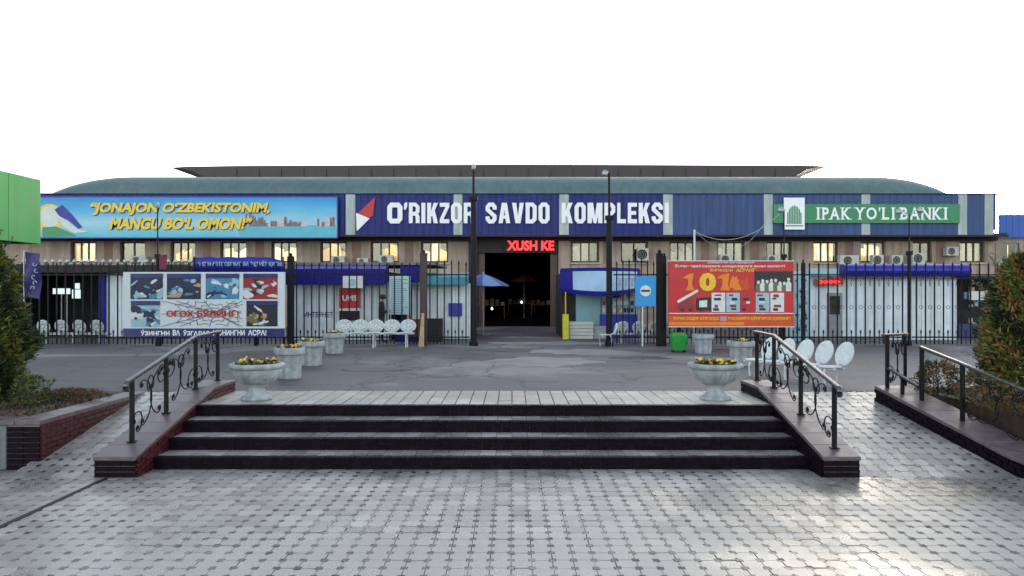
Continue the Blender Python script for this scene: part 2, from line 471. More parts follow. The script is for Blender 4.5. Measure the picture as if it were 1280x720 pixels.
# ------------------------------------------------------------------ stairs
stairs = MB()
for i in range(4):
    y0 = ST_Y0 + i * TREAD
    stairs.box(STX0 - .01, STX1 + .01, y0 + .02, 10.66, RISE * i - .02, RISE * (i + 1) - .025)
stairs = tag(part(stairs, 'stairs', M_mortar), kind='structure')
for i in range(4):
    y0 = ST_Y0 + i * TREAD
    st = MB()      # riser: dark glazed tiles
    x = STX0; 
    while x < STX1 - .01:
        w = min(.122, STX1 - x)
        for k in range(2):
            zz = RISE * i + .002 + k * .058
            st.box(x + .002, x + w - .002, y0 + random.uniform(-.002, .002), y0 + .03, zz, zz + .054)
        x += .122
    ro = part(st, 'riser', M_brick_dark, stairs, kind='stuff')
    nz = MB()      # brick-on-edge nosing
    x = STX0; dep = .10
    while x < STX1 - .01:
        w = min(.062, STX1 - x)
        nz.box(x + .002, x + w - .002, y0 - .014 + random.uniform(-.003, .003), y0 + dep, RISE * (i + 1) - .03, RISE * (i + 1) + .004 + random.uniform(-.002, .002))
        x += .062
    part(nz, 'nosing', M_brick_dark, stairs, kind='stuff')
    if i < 3:
        tr = MB(); x = STX0; n = 0
        while x < STX1 - .01:
            w = min(.2, STX1 - x)
            for k in range(2):
                yy = y0 + dep + .004 + k * .168
                tr.box(x + .003, x + w - .003, yy, yy + .162, RISE * (i + 1) - .03, RISE * (i + 1) + random.uniform(-.001, .002))
            x += .2
        part(tr, 'tread', M_paver, stairs, kind='stuff')

# ------------------------------------------------------------------ cheek walls with brick faces
def cheek_z(y):                      # top of the stair cheek
    if y < 11.25: return .255 + (y - 8.89) * (.77 - .255) / (11.25 - 8.89)
    return .77
def brick_face(parent, me, plane_x, y0, y1, zlo, zhi, outward, bl=.2, bh=.066):
    """courses of single bricks on a wall face x=const, laid parallel to its top edge"""
    for k in range(9):
        y = y0 + (0 if k % 2 else -bl / 2)
        while y < y1 - .03:
            a, b_ = max(y, y0), min(y + bl, y1); mid = (a + b_) / 2
            z = zhi(mid) - bh * (k + .5); sl = math.atan2(zhi(b_) - zhi(a), b_ - a)
            if b_ - a > .04 and z > zlo(mid) - bh * .8:
                share(me, 'brick', parent, (plane_x + outward * random.uniform(.001, .006), mid, z), (sl, 0, random.gauss(0, .006)), (1, (b_ - a - .012) / (bl - .012), 1))
            y += bl
bm_ = MB(); bm_.box(-.012, .012, -.094, .094, -.027, .027)
brick_mesh = mesh(bm_, 'brick', M_brick)
bm_ = MB(); bm_.box(-.094, .094, -.012, .012, -.027, .027)
brick_mesh_f = mesh(bm_, 'brick', M_brick)
bm_ = MB(); bm_.box(-.012, .012, -.094, .094, -.027, .027)
brick_mesh_d = mesh(bm_, 'brick', M_brick_dark)

def cheek(name, label, x0, x1, inner, bmesh_in):
    t = thing(name, label, 'wall', ((x0 + x1) / 2, 8.89, 0))
    m = MB(); m.prism([(8.89, -.02), (12.06, -.02), (12.06, .73), (11.25, .73), (8.89, .215)], 'x', x0 + .012, x1 - .012)
    part(m, 'core', M_mortar, t)
    # sloped coping of separate tiles
    y = 8.86
    edges = [8.86, 9.2, 9.55, 9.9, 10.25, 10.6, 10.95, 11.25, 11.68, 12.09]
    for a, b_ in zip(edges[:-1], edges[1:]):
        m = MB(); za, zb = cheek_z(a), cheek_z(b_)
        m.prism([(a + .003, za - .045), (b_ - .003, zb - .045), (b_ - .003, zb), (a + .003, za)], 'x', x0 - .012, x1 + .012)
        part(m, 'coping_tile', M_coping, t, bevel=.006)
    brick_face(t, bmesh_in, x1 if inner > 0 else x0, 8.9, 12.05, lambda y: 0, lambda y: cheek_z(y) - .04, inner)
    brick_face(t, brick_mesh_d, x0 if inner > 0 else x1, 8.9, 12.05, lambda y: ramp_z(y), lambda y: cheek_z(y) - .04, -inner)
    for k in range(3):
        for j in range(3):
            w = (x1 - x0) / 3
            share(bpy.data.meshes['brick_front_dark'], 'brick', t, (x0 + w * (j + .5), 8.89 - .002, .034 + k * .066), None, (w / .2, 1, 1))
    return t
bm_ = MB(); bm_.box(-.095, .095, -.012, .012, -.029, .029)
mesh(bm_, 'brick_front_dark', M_brick_dark)
cheek('stair_wall', 'brick stair side wall with sloped coping left of the stairs', STX0 - .48, STX0, 1, brick_mesh)
cheek('stair_wall', 'brick stair side wall with sloped coping between stairs and right ramp', STX1, STX1 + .42, -1, brick_mesh_d)

# wall on the far side of the right ramp
def rw_x(y): return 5.96 - (y - 8.77) * .14
def rw_z(y): return ramp_z(y) + .20 + .04 * min(1, (y - 8.7) / 3)
t = thing('ramp_wall', 'low dark brick wall with tiled coping along the right edge of right ramp', 'wall', (5.96, 8.77, 0))
m = MB()
ys = [8.72 + i * (11.62 - 8.72) / 8 for i in range(9)]
for a, b_ in zip(ys[:-1], ys[1:]):
    m.hexa([(rw_x(a), a, -.02), (rw_x(a) + .5, a, -.02), (rw_x(a) + .5, a, rw_z(a) - .05), (rw_x(a), a, rw_z(a) - .05)],
           [(rw_x(b_), b_, -.02), (rw_x(b_) + .5, b_, -.02), (rw_x(b_) + .5, b_, rw_z(b_) - .05), (rw_x(b_), b_, rw_z(b_) - .05)])
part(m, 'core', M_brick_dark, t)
for a, b_ in zip(ys[:-1], ys[1:]):
    m = MB(); o0, o1 = -.02, .52
    m.hexa([(rw_x(a) + o0, a + .003, rw_z(a) - .048), (rw_x(a) + o1, a + .003, rw_z(a) - .048), (rw_x(a) + o1, a + .003, rw_z(a)), (rw_x(a) + o0, a + .003, rw_z(a))],
           [(rw_x(b_) + o0, b_ - .003, rw_z(b_) - .048), (rw_x(b_) + o1, b_ - .003, rw_z(b_) - .048), (rw_x(b_) + o1, b_ - .003, rw_z(b_)), (rw_x(b_) + o0, b_ - .003, rw_z(b_))])
    part(m, 'coping_tile', M_coping, t, bevel=.006)
for k in range(4):
    y_ = 8.74 + (.1 if k % 2 else .2)
    while y_ < 11.6:
        z = rw_z(y_) - .05 - .033 - k * .066
        if z > ramp_z(y_) - .04: share(brick_mesh_d, 'brick', t, (rw_x(y_) - .004, y_, z), (math.atan2(rw_z(y_ + .1) - rw_z(y_ - .1), .2), 0, R(8)))
        y_ += .2
# planting bed behind that wall, and the brick planter on the left
t = thing('planting_bed', 'soil planting bed with grey kerb behind the right ramp wall', 'planter', (9, 10, 0))
m = MB(); m.box(6.55, 40, 9.0, ASPH - .01, -.02, UP + .0); part(m, 'soil', M_soil, t)
m = MB(); m.box(6.5, 40, 8.86, 9.0, -.02, UP + .06); part(m, 'front_kerb', M_concrete, t, bevel=.01)
m = MB(); m.box(6.3, 40, ASPH - .1, ASPH + .05, .2, UP + .07); part(m, 'rear_kerb', M_concrete, t, bevel=.01)
m = MB(); m.box(6.02, 6.5, 9.0, 11.6, -.02, UP * .35); part(m, 'footing', M_concrete, t)

LPX, LPY = -5.82, 9.37
t = thing('brick_planter', 'raised red brick planter with pale coping and concrete corner at left', 'planter', (LPX, LPY, 0))
m = MB(); m.box(-40, LPX - .012, LPY + .012, ASPH - .02, -.02, UP - .06); part(m, 'core', M_mortar, t)
m = MB(); m.box(-40, LPX - .3, LPY + .3, ASPH - .2, UP - .07, UP - .015); part(m, 'soil', M_soil, t)
y = LPY - .02
while y < ASPH - .1:
    m = MB(); m.box(LPX - .30, LPX + .015, y + .003, min(y + .4, ASPH - .02) - .003, UP - .058, UP); part(m, 'coping_tile', M_coping, t, bevel=.006)
    y += .4
x = LPX - .303
while x > -11:
    m = MB(); m.box(x - .397, x - .003, LPY - .02, LPY + .29, UP - .058, UP); part(m, 'coping_tile', M_coping, t, bevel=.006)
    x -= .4
brick_face(t, brick_mesh, LPX - .0, LPY + .01, ASPH - .05, lambda y: ramp_z(y), lambda y: UP - .05, 1)
for k in range(9):
    share(bpy.data.meshes['brick_front_dark'], 'brick', t, (LPX - .1, LPY, .034 + k * .066 - .02), None, (1, 1, 1)) if k < 8 else None
    if k < 8: share(bpy.data.meshes['brick_front_dark'], 'brick', t, (LPX - .3, LPY + .001, .034 + k * .066 - .02))
m = MB(); m.box(-40, LPX - .41, LPY - .01, LPY + .03, -.02, UP - .07); part(m, 'concrete_face', M_concrete, t, bevel=.008)
# ------------------------------------------------------------------ iron railings with scrolls
def spiral(c, r0, r1, a0, a1, n=16):
    out = []
    for i in range(n + 1):
        t = i / n; a = R(a0 + (a1 - a0) * t); r = r0 + (r1 - r0) * t
        out.append((c[0] + r * math.cos(a), c[1] + r * math.sin(a)))
    return out
def c_scroll(cx, cy, rx, ry, a0, a1, curl=1):
    """C-shaped bar with a curl at each end"""
    mid = [(cx + rx * math.cos(R(a0 + (a1 - a0) * k / 18)), cy + ry * math.sin(R(a0 + (a1 - a0) * k / 18))) for k in range(19)]
    def end(p, q):
        d_ = Vector((p[0] - q[0], p[1] - q[1])); an = math.degrees(math.atan2(d_.y, d_.x)); r0 = .085
        sg = 1 if a1 > a0 else -1
        return [], an
    out = mid[:]
    for rev in (0, 1):
        pts = out if not rev else out[::-1]
        p, q = Vector(pts[-1]), Vector(pts[-2]); d_ = (p - q).normalized(); sg = (1 if a1 > a0 else -1) * (1 if not rev else -1)
        step = .035; cur = p.copy()
        add = []
        for k in range(13):
            an = R(sg * (26 + k * 2.4)); d_ = Vector((d_.x * math.cos(an) - d_.y * math.sin(an), d_.x * math.sin(an) + d_.y * math.cos(an)))
            cur = cur + d_ * step * (1 - k / 22); add.append((cur.x, cur.y))
        pts = pts + add
        out = pts if not rev else pts[::-1]
    return out
SCROLLS = [
    c_scroll(.22, .50, .34, .40, -75, 80), c_scroll(.84, .50, .32, .40, 105, 255),
    c_scroll(.10, .24, .16, .18, -60, 150), c_scroll(.90, .78, .15, .16, 110, 330), c_scroll(.52, .74, .10, .14, -30, 210),
]
def bay(parent, a0, a1, b0, b1, flip=False):
    """scroll panel in the quad a0-a1 (bottom) b0-b1 (top)"""
    for sc in SCROLLS:
        pts = []
        for u, v in sc:
            if flip: u = 1 - u
            u = min(.97, max(.03, u)); v = min(.98, max(.03, v))
            lo = a0.lerp(a1, u); hi = b0.lerp(b1, u)
            pts.append(lo.lerp(hi, v))
        m = MB(); m.tube(pts, .009, 5); part(m, 'scroll', M_iron, parent, smooth=True)
def flatbar(m, pts, w, h, side):
    """rectangular handrail section swept along pts; side = horizontal unit vector"""
    n = len(pts); vs = []
    for i, p in enumerate(pts):
        t = (pts[min(i + 1, n - 1)] - pts[max(i - 1, 0)]).normalized()
        up = side.cross(t).normalized()
        if up.z < 0: up = -up
        for a, b_ in ((-1, -1), (1, -1), (1, .5), (.6, 1), (-.6, 1), (-1, .5)):
            vs.append(p + side * (a * w) + up * (b_ * h))
    k = 6
    fs = [(i * k + j, i * k + (j + 1) % k, (i + 1) * k + (j + 1) % k, (i + 1) * k + j) for i in range(n - 1) for j in range(k)]
    fs += [tuple(range(k))[::-1], tuple(range((n - 1) * k, n * k))]
    m.add(vs, fs)
def railing(label, X, posts, H, end_curl=True, skip_bays=()):
    """posts: list of (y, base z) from near to far in the plane x = X"""
    t = thing('stair_railing', label, 'railing', (X, posts[0][0], posts[0][1]), 'iron handrails with scrolls by the stairs and ramp')
    tops = []
    for i, (y, z) in enumerate(posts):
        m = MB(); m.box(X - .024, X + .024, y - .024, y + .024, z - .02, z + H)
        m.box(X - .05, X + .05, y - .05, y + .05, z, z + .012)
        part(m, 'post', M_iron, t, bevel=.004)
        tops.append(Vector((X, y, z + H)))
    pts = list(tops)
    a, b_ = tops[0], tops[1]; s = (a - b_).normalized()
    start = a + s * .10
    curl = []
    if end_curl:
        for k in range(9):
            an = R(k * 22)
            curl.append(start + Vector((0, -math.sin(an) * .055, -(1 - math.cos(an)) * .055)))
    far = tops[-1] + Vector((0, .10, 0))
    path = curl[::-1] + [start] + pts + [far] if end_curl else [start] + pts + [far]
    m = MB(); flatbar(m, [Vector(p) for p in path], .031, .019, Vector((1, 0, 0)))
    part(m, 'handrail', M_rail, t, bevel=.003)
    for i in range(len(posts) - 1):
        if i in skip_bays: continue
        (y0, z0), (y1, z1) = posts[i], posts[i + 1]
        bay(t, Vector((X, y0 + .03, z0 + .02)), Vector((X, y1 - .03, z1 + .02)), tops[i] + Vector((0, .03, -.03)), tops[i + 1] + Vector((0, -.03, -.03)), i % 2 == 1)
    return t
XL, XR = STX0 - .24, STX1 + .22
railing('black iron handrail with scrolls on the wall left of the stairs', XL, [(y, cheek_z(y)) for y in (9.28, 10.2, 11.15, 11.98)], .77)
railing('black iron handrail with scrolls on the wall right of the stairs', XR, [(y, cheek_z(y)) for y in (9.1, 10.16, 11.2, 11.98)], .77)
# right ramp wall: a tall rail and a broken rear piece
def rail_line(label, pl, H, first_ext=.12, bays=True):
    t = thing('ramp_railing', label, 'railing', pl[0], 'iron handrails with scrolls by the stairs and ramp')
    tops = []
    for p in pl:
        m = MB(); m.box(p.x - .024, p.x + .024, p.y - .024, p.y + .024, p.z - .03, p.z + H); part(m, 'post', M_iron, t, bevel=.004)
        tops.append(p + Vector((0, 0, H)))
    s0 = (tops[0] - tops[1]).normalized(); s1 = (tops[-1] - tops[-2]).normalized()
    path = [tops[0] + s0 * first_ext] + tops + [tops[-1] + s1 * .2]
    side = Vector((0, 0, 1)).cross(s0); side.z = 0; side.normalize()
    m = MB(); flatbar(m, path, .031, .019, side); part(m, 'handrail', M_rail, t, bevel=.003)
    if bays:
        for i in range(len(pl) - 1):
            if i == 0 and len(pl) > 2: continue
            bay(t, pl[i] + Vector((0, 0, .03)), pl[i + 1] + Vector((0, 0, .03)), tops[i] - Vector((0, 0, .03)), tops[i + 1] - Vector((0, 0, .03)), i % 2 == 0)
    return t
def rw(y, off=.22): return Vector((rw_x(y) + off, y, rw_z(y)))
rail_line('long sloping black handrail on the right ramp wall beside the bush', [rw(10.95, .25), rw(10.15, .25), rw(8.98, .2), rw(7.9, .2)][:3], .76, .03)
t = thing('ramp_railing', 'short flat-topped black rail at the far end of right ramp wall', 'railing', rw(11.5, .06), 'iron handrails with scrolls by the stairs and ramp')
pa = rw(11.5, .1); tp = pa + Vector((0, 0, .8))
m = MB(); m.box(pa.x - .024, pa.x + .024, pa.y - .024, pa.y + .024, pa.z - .02, tp.z); part(m, 'post', M_iron, t, bevel=.004)
pb = pa + Vector((.40, .25, -.25)); m = MB(); m.box(pb.x - .02, pb.x + .02, pb.y - .02, pb.y + .02, .3, tp.z); part(m, 'post', M_iron, t, bevel=.004)
m = MB(); flatbar(m, [tp + Vector((-.09, -.05, 0)), tp, Vector((pb.x, pb.y, tp.z)), Vector((pb.x + .04, pb.y + .03, tp.z))], .031, .019, Vector((.5, -.85, 0)).normalized()); part(m, 'handrail', M_rail, t, bevel=.003)
q = rw(10.95, .2)
m = MB(); flatbar(m, [pa + Vector((0, 0, .31)), q + Vector((0, 0, .20))], .026, .016, Vector((1, .1, 0)).normalized()); part(m, 'lower_rail', M_rail, t)
ml = pa.lerp(q, .5); m = MB(); m.box(ml.x - .02, ml.x + .02, ml.y - .02, ml.y + .02, rw_z(ml.y) - .02, ml.z + .25); part(m, 'post', M_iron, t)
bay(t, pa + Vector((.02, 0, .02)), Vector((pb.x, pb.y, pa.z + .02)), pa + Vector((.02, 0, .77)), Vector((pb.x, pb.y, pa.z + .77)))

# ------------------------------------------------------------------ urns and flower tubs
M_leaf_f = mat('pansy_leaf', (.05, .10, .03), .6, .4, 40)
M_pet_y = mat('yellow_petal', (.72, .47, .03), .6, .2, 60)
M_pet_d = mat('dark_purple_petal', (.06, .012, .05), .6, .2, 60)
def flowers(parent, c, r, n, rnd, h=.06):
    lf = MB(); fl = MB()
    for i in range(n * 5):
        a = rnd.uniform(0, 2 * math.pi); q = r * math.sqrt(rnd.random())
        p = Vector((c[0] + q * math.cos(a), c[1] + q * math.sin(a), c[2] + rnd.uniform(.0, h)))
        d1 = Vector((rnd.gauss(0, 1), rnd.gauss(0, 1), rnd.gauss(.2, .6))).normalized() * .04
        d2 = d1.cross(Vector((rnd.random(), rnd.random(), 1))).normalized() * .018
        lf.add([p - d1, p + d2, p + d1, p - d2], [(0, 1, 2, 3)])
    for i in range(n):
        a = rnd.uniform(0, 2 * math.pi); q = r * math.sqrt(rnd.random()) * 1.02
        p = Vector((c[0] + q * math.cos(a), c[1] + q * math.sin(a), c[2] + rnd.uniform(.02, h + .03)))
        nrm = Vector((rnd.gauss(0, .5), rnd.gauss(-.5, .5), 1)).normalized()
        u = nrm.orthogonal().normalized(); w = nrm.cross(u); s = rnd.uniform(.018, .032)
        mi = 1 if rnd.random() < .2 else 0
        ring = [p + (u * math.cos(k * 1.2566) + w * math.sin(k * 1.2566)) * s + nrm * rnd.uniform(-.004, .008) for k in range(5)]
        fl.add(ring + [p], [(k, (k + 1) % 5, 5) for k in range(5)], mi)
    part(lf, 'leaves', M_leaf_f, parent, kind='stuff', fix=False)
    part(fl, 'blossoms', [M_pet_y, M_pet_d], parent, kind='stuff', fix=False)
def urn(px, label, seed):
    rnd = random.Random(seed)
    d = 11.15; x = PX(px, d); z = UP + .004
    t = thing('flower_urn', label, 'urn', (x, d, z), 'stone urns at the head of the stairs')
    m = MB()
    m.lathe((x, d, z), [(.215, 0), (.225, .02), (.22, .045), (.19, .055), (.165, .075), (.13, .11), (.115, .15), (.12, .19), (.16, .205), (.165, .22)], 32)
    part(m, 'foot', M_urn, t, smooth=False, bevel=.004)
    m = MB()
    prof = [(.13, .215), (.19, .235), (.26, .275), (.315, .33), (.345, .385), (.355, .43), (.34, .455)]
    m.lathe((x, d, z), prof, 56, flute=[0, .008, .016, .018, .014, .006, 0])
    part(m, 'bowl', M_urn, t)
    m = MB()
    m.lathe((x, d, z), [(.34, .45), (.375, .46), (.398, .48), (.40, .515), (.385, .53), (.345, .535), (.33, .52), (.33, .48)], 48)
    part(m, 'rim', M_urn, t, smooth=True)
    m = MB(); m.lathe((x, d, z), [(.33, .47), (.33, .5), (.1, .52)], 24); part(m, 'soil', M_soil, t)
    flowers(t, (x, d, z + .51), .30, 46, rnd)
urn(321, 'fluted grey urn with yellow pansies left of the stair head', 1)
urn(894, 'fluted grey urn with few yellow pansies right of the stair head', 2)

def tub(px, ybase, ytop, w, label, seed, n=36):
    rnd = random.Random(seed)
    d = (EYE - UP) * F / (ybase - HZ); x = PX(px, d); h = (ybase - ytop) * d / F; r = w * d / F / 2
    t = thing('flower_tub', label, 'planter', (x, d, UP), 'round grey flower tubs on the asphalt')
    m = MB(); m.lathe((x, d, UP), [(r * .70, 0), (r * .72, .02), (r * .76, h * .3), (r * .82, h * .74), (r * .84, h * .76)], 32); part(m, 'body', M_urn, t, smooth=True)
    m = MB(); m.lathe((x, d, UP), [(r * .84, h * .76), (r * .97, h * .78), (r, h * .83), (r, h * .96), (r * .96, h), (r * .86, h), (r * .84, h * .9)], 32); part(m, 'rim', M_urn, t, smooth=True, bevel=.004)
    m = MB(); m.lathe((x, d, UP), [(r * .85, h * .88), (r * .84, h * .93), (r * .3, h * .96)], 20); part(m, 'soil', M_soil, t)
    if n: flowers(t, (x, d, UP + h * .95), r * .78, n, rnd, .05)
    else: flowers(t, (x, d, UP + h * .93), r * .7, 3, rnd, .03)
tub(362, 473, 434, 38, 'grey round flower tub nearest behind the left urn', 3)
tub(389, 457, 426, 34, 'grey round flower tub, middle of the three receding at left', 4)
tub(418, 442, 416, 29, 'grey round flower tub with dark plants beside the left white bench', 5, 20)
tub(879, 442, 418, 27, 'small grey flower tub below the red billboard beside green bin', 6, 0)
tub(926, 457, 426, 34, 'grey flower tub behind the right stair railing', 8, 14)

# green litter bin
d = (EYE - UP) * F / (440 - HZ); x = PX(848, d); k = d / F
t = thing('litter_bin', 'green metal litter bin below the red billboard', 'bin', (x, d, UP))
M_green = mat('green_bin_paint', (.01, .28, .03), .35, .15, 6)
m = MB(); m.hexa([(x - 8 * k, d - .16, UP + .05), (x + 8 * k, d - .16, UP + .05), (x + 8 * k, d + .16, UP + .05), (x - 8 * k, d + .16, UP + .05)],
                 [(x - 9.5 * k, d - .2, UP + .42), (x + 9.5 * k, d - .2, UP + .42), (x + 9.5 * k, d + .2, UP + .42), (x - 9.5 * k, d + .2, UP + .42)])
part(m, 'body', M_green, t, bevel=.015)
m = MB(); m.hexa([(x - 9.9 * k, d - .21, UP + .42), (x + 9.9 * k, d - .21, UP + .42), (x + 9.9 * k, d + .21, UP + .42), (x - 9.9 * k, d + .21, UP + .42)],
                 [(x - 7 * k, d - .14, UP + .5), (x + 7 * k, d - .14, UP + .5), (x + 7 * k, d + .14, UP + .5), (x - 7 * k, d + .14, UP + .5)])
part(m, 'lid', M_green, t, bevel=.012)
for s in (-1, 1):
    m = MB(); m.box(x + s * 7 * k - .02, x + s * 7 * k + .02, d - .1, d + .1, UP, UP + .06); part(m, 'foot', M_iron, t)

# ------------------------------------------------------------------ white benches of round-backed seats
M_bench = mat('white_cast_iron', (.55, .60, .62), .45, .1, 10, .15, 90)
def seat_row(label, origin, along, face, n, pitch, back_h=.72, seat_h=.42, rb=.20, ry=.20, group='white round-backed benches', name='bench', lean_k=.22):
    """n seats from origin along a unit vector; face = horizontal unit vector the sitter looks towards"""
    o = Vector(origin); al = Vector(along).normalized(); fc = Vector(face).normalized(); up = Vector((0, 0, 1))
    t = thing(name, label, 'bench' if n > 1 else 'chair', o, group)
    def slab(m, c, u, v, w, ru, rv, th, seg=20, inner=0):
        ring = [c + u * (ru * math.cos(2 * math.pi * k / seg)) + v * (rv * math.sin(2 * math.pi * k / seg)) for k in range(seg)]
        m.hexa([p - w * th / 2 for p in ring], [p + w * th / 2 for p in ring])
    lean = (up - fc * lean_k).normalized(); bn = al.cross(lean).normalized()
    for i in range(n):
        c = o + al * (pitch * i)
        m = MB(); slab(m, c + up * seat_h, al, fc, up, pitch * .46, .19, .022); st = part(m, 'seat', M_bench, t, bevel=.006)
        bc = c - fc * .19 + lean * (seat_h + .02 + ry)
        m = MB()
        seg = 24
        for k in range(seg):      # cast ring
            pass
        ring = [bc + al * (rb * math.cos(2 * math.pi * k / seg)) + lean * (ry * math.sin(2 * math.pi * k / seg)) for k in range(seg + 1)]
        m.tube(ring, .02, 6); slab(m, bc - bn * .02, al, lean, bn, rb, ry, .008)
        bk = part(m, 'backrest', M_bench, t, smooth=False)
        m = MB()                  # openwork rosette of petals round a hub
        for k in range(12):
            a = k * math.pi / 6
            p0 = bc + (al * math.cos(a) * rb + lean * math.sin(a) * ry) * .30; p1 = bc + (al * math.cos(a) * rb + lean * math.sin(a) * ry) * .97
            m.tube([p0, p0.lerp(p1, .35), p0.lerp(p1, .75), p1], [.018, .034, .040, .020], 5)
        m.tube([bc + (al * math.cos(a_ * .5236) * rb + lean * math.sin(a_ * .5236) * ry) * .42 for a_ in range(13)], .016, 5)
        slab(m, bc, al, lean, bn, rb * .3, ry * .3, .03)
        for mm in [m]: part(mm, 'rosette', M_bench, bk, smooth=True)
        m = MB(); m.tube([c - fc * .16 + up * seat_h, c - fc * .19 + lean * (seat_h + .06)], .02, 6); part(m, 'bracket', M_bench, t)
    m = MB(); a = o - al * pitch * .45 + up * (seat_h - .03); b_ = o + al * (pitch * (n - .55)) + up * (seat_h - .03)
    m.tube([a + fc * .1, b_ + fc * .1], .02, 6); m.tube([a - fc * .13, b_ - fc * .13], .02, 6)
    part(m, 'beam', M_bench, t)
    for s in ([0, n - 1] if n < 4 else [0, (n - 1) / 2, n - 1]):
        c = o + al * pitch * s
        for q in (.13, -.15):
            m = MB(); m.tube([c + fc * q + up * (seat_h - .02), c + fc * (q * 1.25) + up * .2, c + fc * (q * 1.1)], [.022, .016, .02], 6); part(m, 'leg', M_bench, t)
    return t
d = 21.5
seat_row('white bench of five round-backed seats before the fence left of gate', (PX(427, d), d, UP), (1, 0, 0), (0, -1, 0), 5, 20.3 * d / F, seat_h=.42, rb=.215, ry=.17)
seat_row('large white bench of five oval-backed seats behind right stair railing', (5.44, 13.0, UP), (-.50, .80, 0), (-.85, -.52, 0), 5, .40, seat_h=.30, rb=.155, ry=.215, lean_k=.42)
d = 23.4
seat_row('white bench of four round backs seen through fence by the dark shop', (PX(62, d), d, UP), (1, 0, 0), (0, 1, 0), 4, 22 * d / F, seat_h=.30, rb=.19, ry=.2)
seat_row('white bench of round backs seen through the right gate leaf', (PX(777, d), d, UP), (1, 0, 0), (0, 1, 0), 4, 19.5 * d / F, seat_h=.30, rb=.18, ry=.18)
d = 22.35
seat_row('single white round-backed seat edge-on beside the right gate post', (PX(755, d) , d - .3, UP), (0, 1, 0), (-1, 0, 0), 1, .36, seat_h=.33, rb=.14, ry=.16, name='seat', group='white single seat')
# ------------------------------------------------------------------ market hall
M_wall = mat('beige_render', (.40, .315, .265), .85, .2, 1.2, .25, 30, streak=.35)
M_wall2 = mat('brown_stain_render', (.24, .16, .14), .85, .2, 2, .2, 30)
M_fascia = mat('blue_ribbed_metal', (.016, .024, .17), .5, .10, .8, streak=.22, spec=.3)
M_fascia2 = mat('faded_blue_ribbed_metal', (.045, .082, .21), .5, .12, .8, streak=.25, spec=.3)
M_pil = mat('pale_pilaster_sheet', (.40, .46, .46), .5, .12, 2, streak=.3)
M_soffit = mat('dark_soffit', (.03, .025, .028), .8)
M_roof = mat('teal_roof_sheet', (.085, .15, .155), .45, .14, .5, streak=.2)
M_roof_top = mat('brown_roof_edge', (.055, .04, .045), .6, .2, 1)
M_frame = mat('brown_window_frame', (.07, .035, .025), .5, .2, 8)
def glass_mat():
    m = bpy.data.materials.new('window_glass'); m.use_nodes = True
    N = m.node_tree.nodes; L = m.node_tree.links
    N.remove(N['Principled BSDF'])
    tr = N.new('ShaderNodeBsdfTransparent'); tr.inputs[0].default_value = (.8, .82, .8, 1)
    gl = N.new('ShaderNodeBsdfGlossy'); gl.inputs['Roughness'].default_value = .03
    lw = N.new('ShaderNodeFresnel'); lw.inputs['IOR'].default_value = 1.9
    n = N.new('ShaderNodeTexNoise'); n.inputs['Scale'].default_value = 1.5
    bp = N.new('ShaderNodeBump'); bp.inputs['Strength'].default_value = .04
    L.new(n.outputs['Fac'], bp.inputs['Height']); L.new(bp.outputs[0], gl.inputs['Normal'])
    mx = N.new('ShaderNodeMixShader'); L.new(lw.outputs[0], mx.inputs[0]); L.new(tr.outputs[0], mx.inputs[1]); L.new(gl.outputs[0], mx.inputs[2])
    L.new(mx.outputs[0], N['Material Output'].inputs['Surface'])
    return m
M_glass = glass_mat()
def glow_mat(name, c0, c1, s, sc=2.2):
    """curtain whose emission paints the reflections of the window panes"""
    m, N, L, b = node_mat(name)
    tc = N.new('ShaderNodeTexCoord'); mp = N.new('ShaderNodeMapping'); mp.inputs['Scale'].default_value = (sc, sc, sc * .5)
    n = N.new('ShaderNodeTexNoise'); n.inputs['Scale'].default_value = 1; n.inputs['Detail'].default_value = 4
    L.new(tc.outputs['Object'], mp.inputs[0]); L.new(mp.outputs[0], n.inputs['Vector'])
    cr = N.new('ShaderNodeValToRGB'); e = cr.color_ramp.elements
    e[0].position = .38; e[0].color = c0; e[1].position = .6; e[1].color = c1
    L.new(n.outputs['Fac'], cr.inputs[0]); L.new(cr.outputs[0], b.inputs['Emission Color']); b.inputs['Emission Strength'].default_value = s
    b.inputs['Base Color'].default_value = (.3, .25, .15, 1); b.inputs['Roughness'].default_value = .9
    return m
M_glow_gold = glow_mat('gold_pane_glow', (.42, .20, .03, 1), (1, .62, .22, 1), .34)
M_glow_cream = glow_mat('cream_pane_glow', (.55, .36, .15, 1), (1, .88, .62, 1), .36)
M_glow_dim = glow_mat('pale_pane_glow', (.30, .30, .28, 1), (.62, .62, .58, 1), .10)
M_room = mat('dark_room', (.007, .006, .007), .9, spec=.1)

FD, WD = 33.0, 34.0            # fascia front plane, wall plane
hall = thing('market_hall', 'long two-storey market hall with blue fascia and low curved green roof', 'building', (0, WD, UP))
BX0, BX1 = -27.0, PX(1243, WD)
# windows: pixel spans at the wall plane and what is seen in them
WIN = [(88, 119, 'c'), (150, 181, 'd'), (213, 244, 'g'), (275, 308, 'c'), (339, 371, 'c'), (400, 433, 'g'), (463, 498, 'g'), (526, 560, 'c'),
       (714, 749, 'p'), (776, 810, 'd'), (837, 869, 'p'), (897, 931, 'p'), (958, 990, 'p'), (1017, 1048, 'c'), (1076, 1107, 'c'), (1141, 1165, 'd'), (1200, 1231, 'p')]
WY0, WY1 = 302, 328
PORT0, PORT1, PORTY = 597, 698, 300
zt, zs, zh = PZ(290, WD), PZ(WY1, WD), PZ(WY0, WD)
m = MB()
def wbox(x0, x1, z0, z1): m.box(x0, x1, WD, WD + .35, z0, z1)
wbox(BX0, PX(PORT0, WD), UP - .02, zs); wbox(PX(PORT1, WD), BX1, UP - .02, zs)
wbox(BX0, PX(PORT0, WD), zh, zt); wbox(PX(PORT1, WD), BX1, zh, zt)
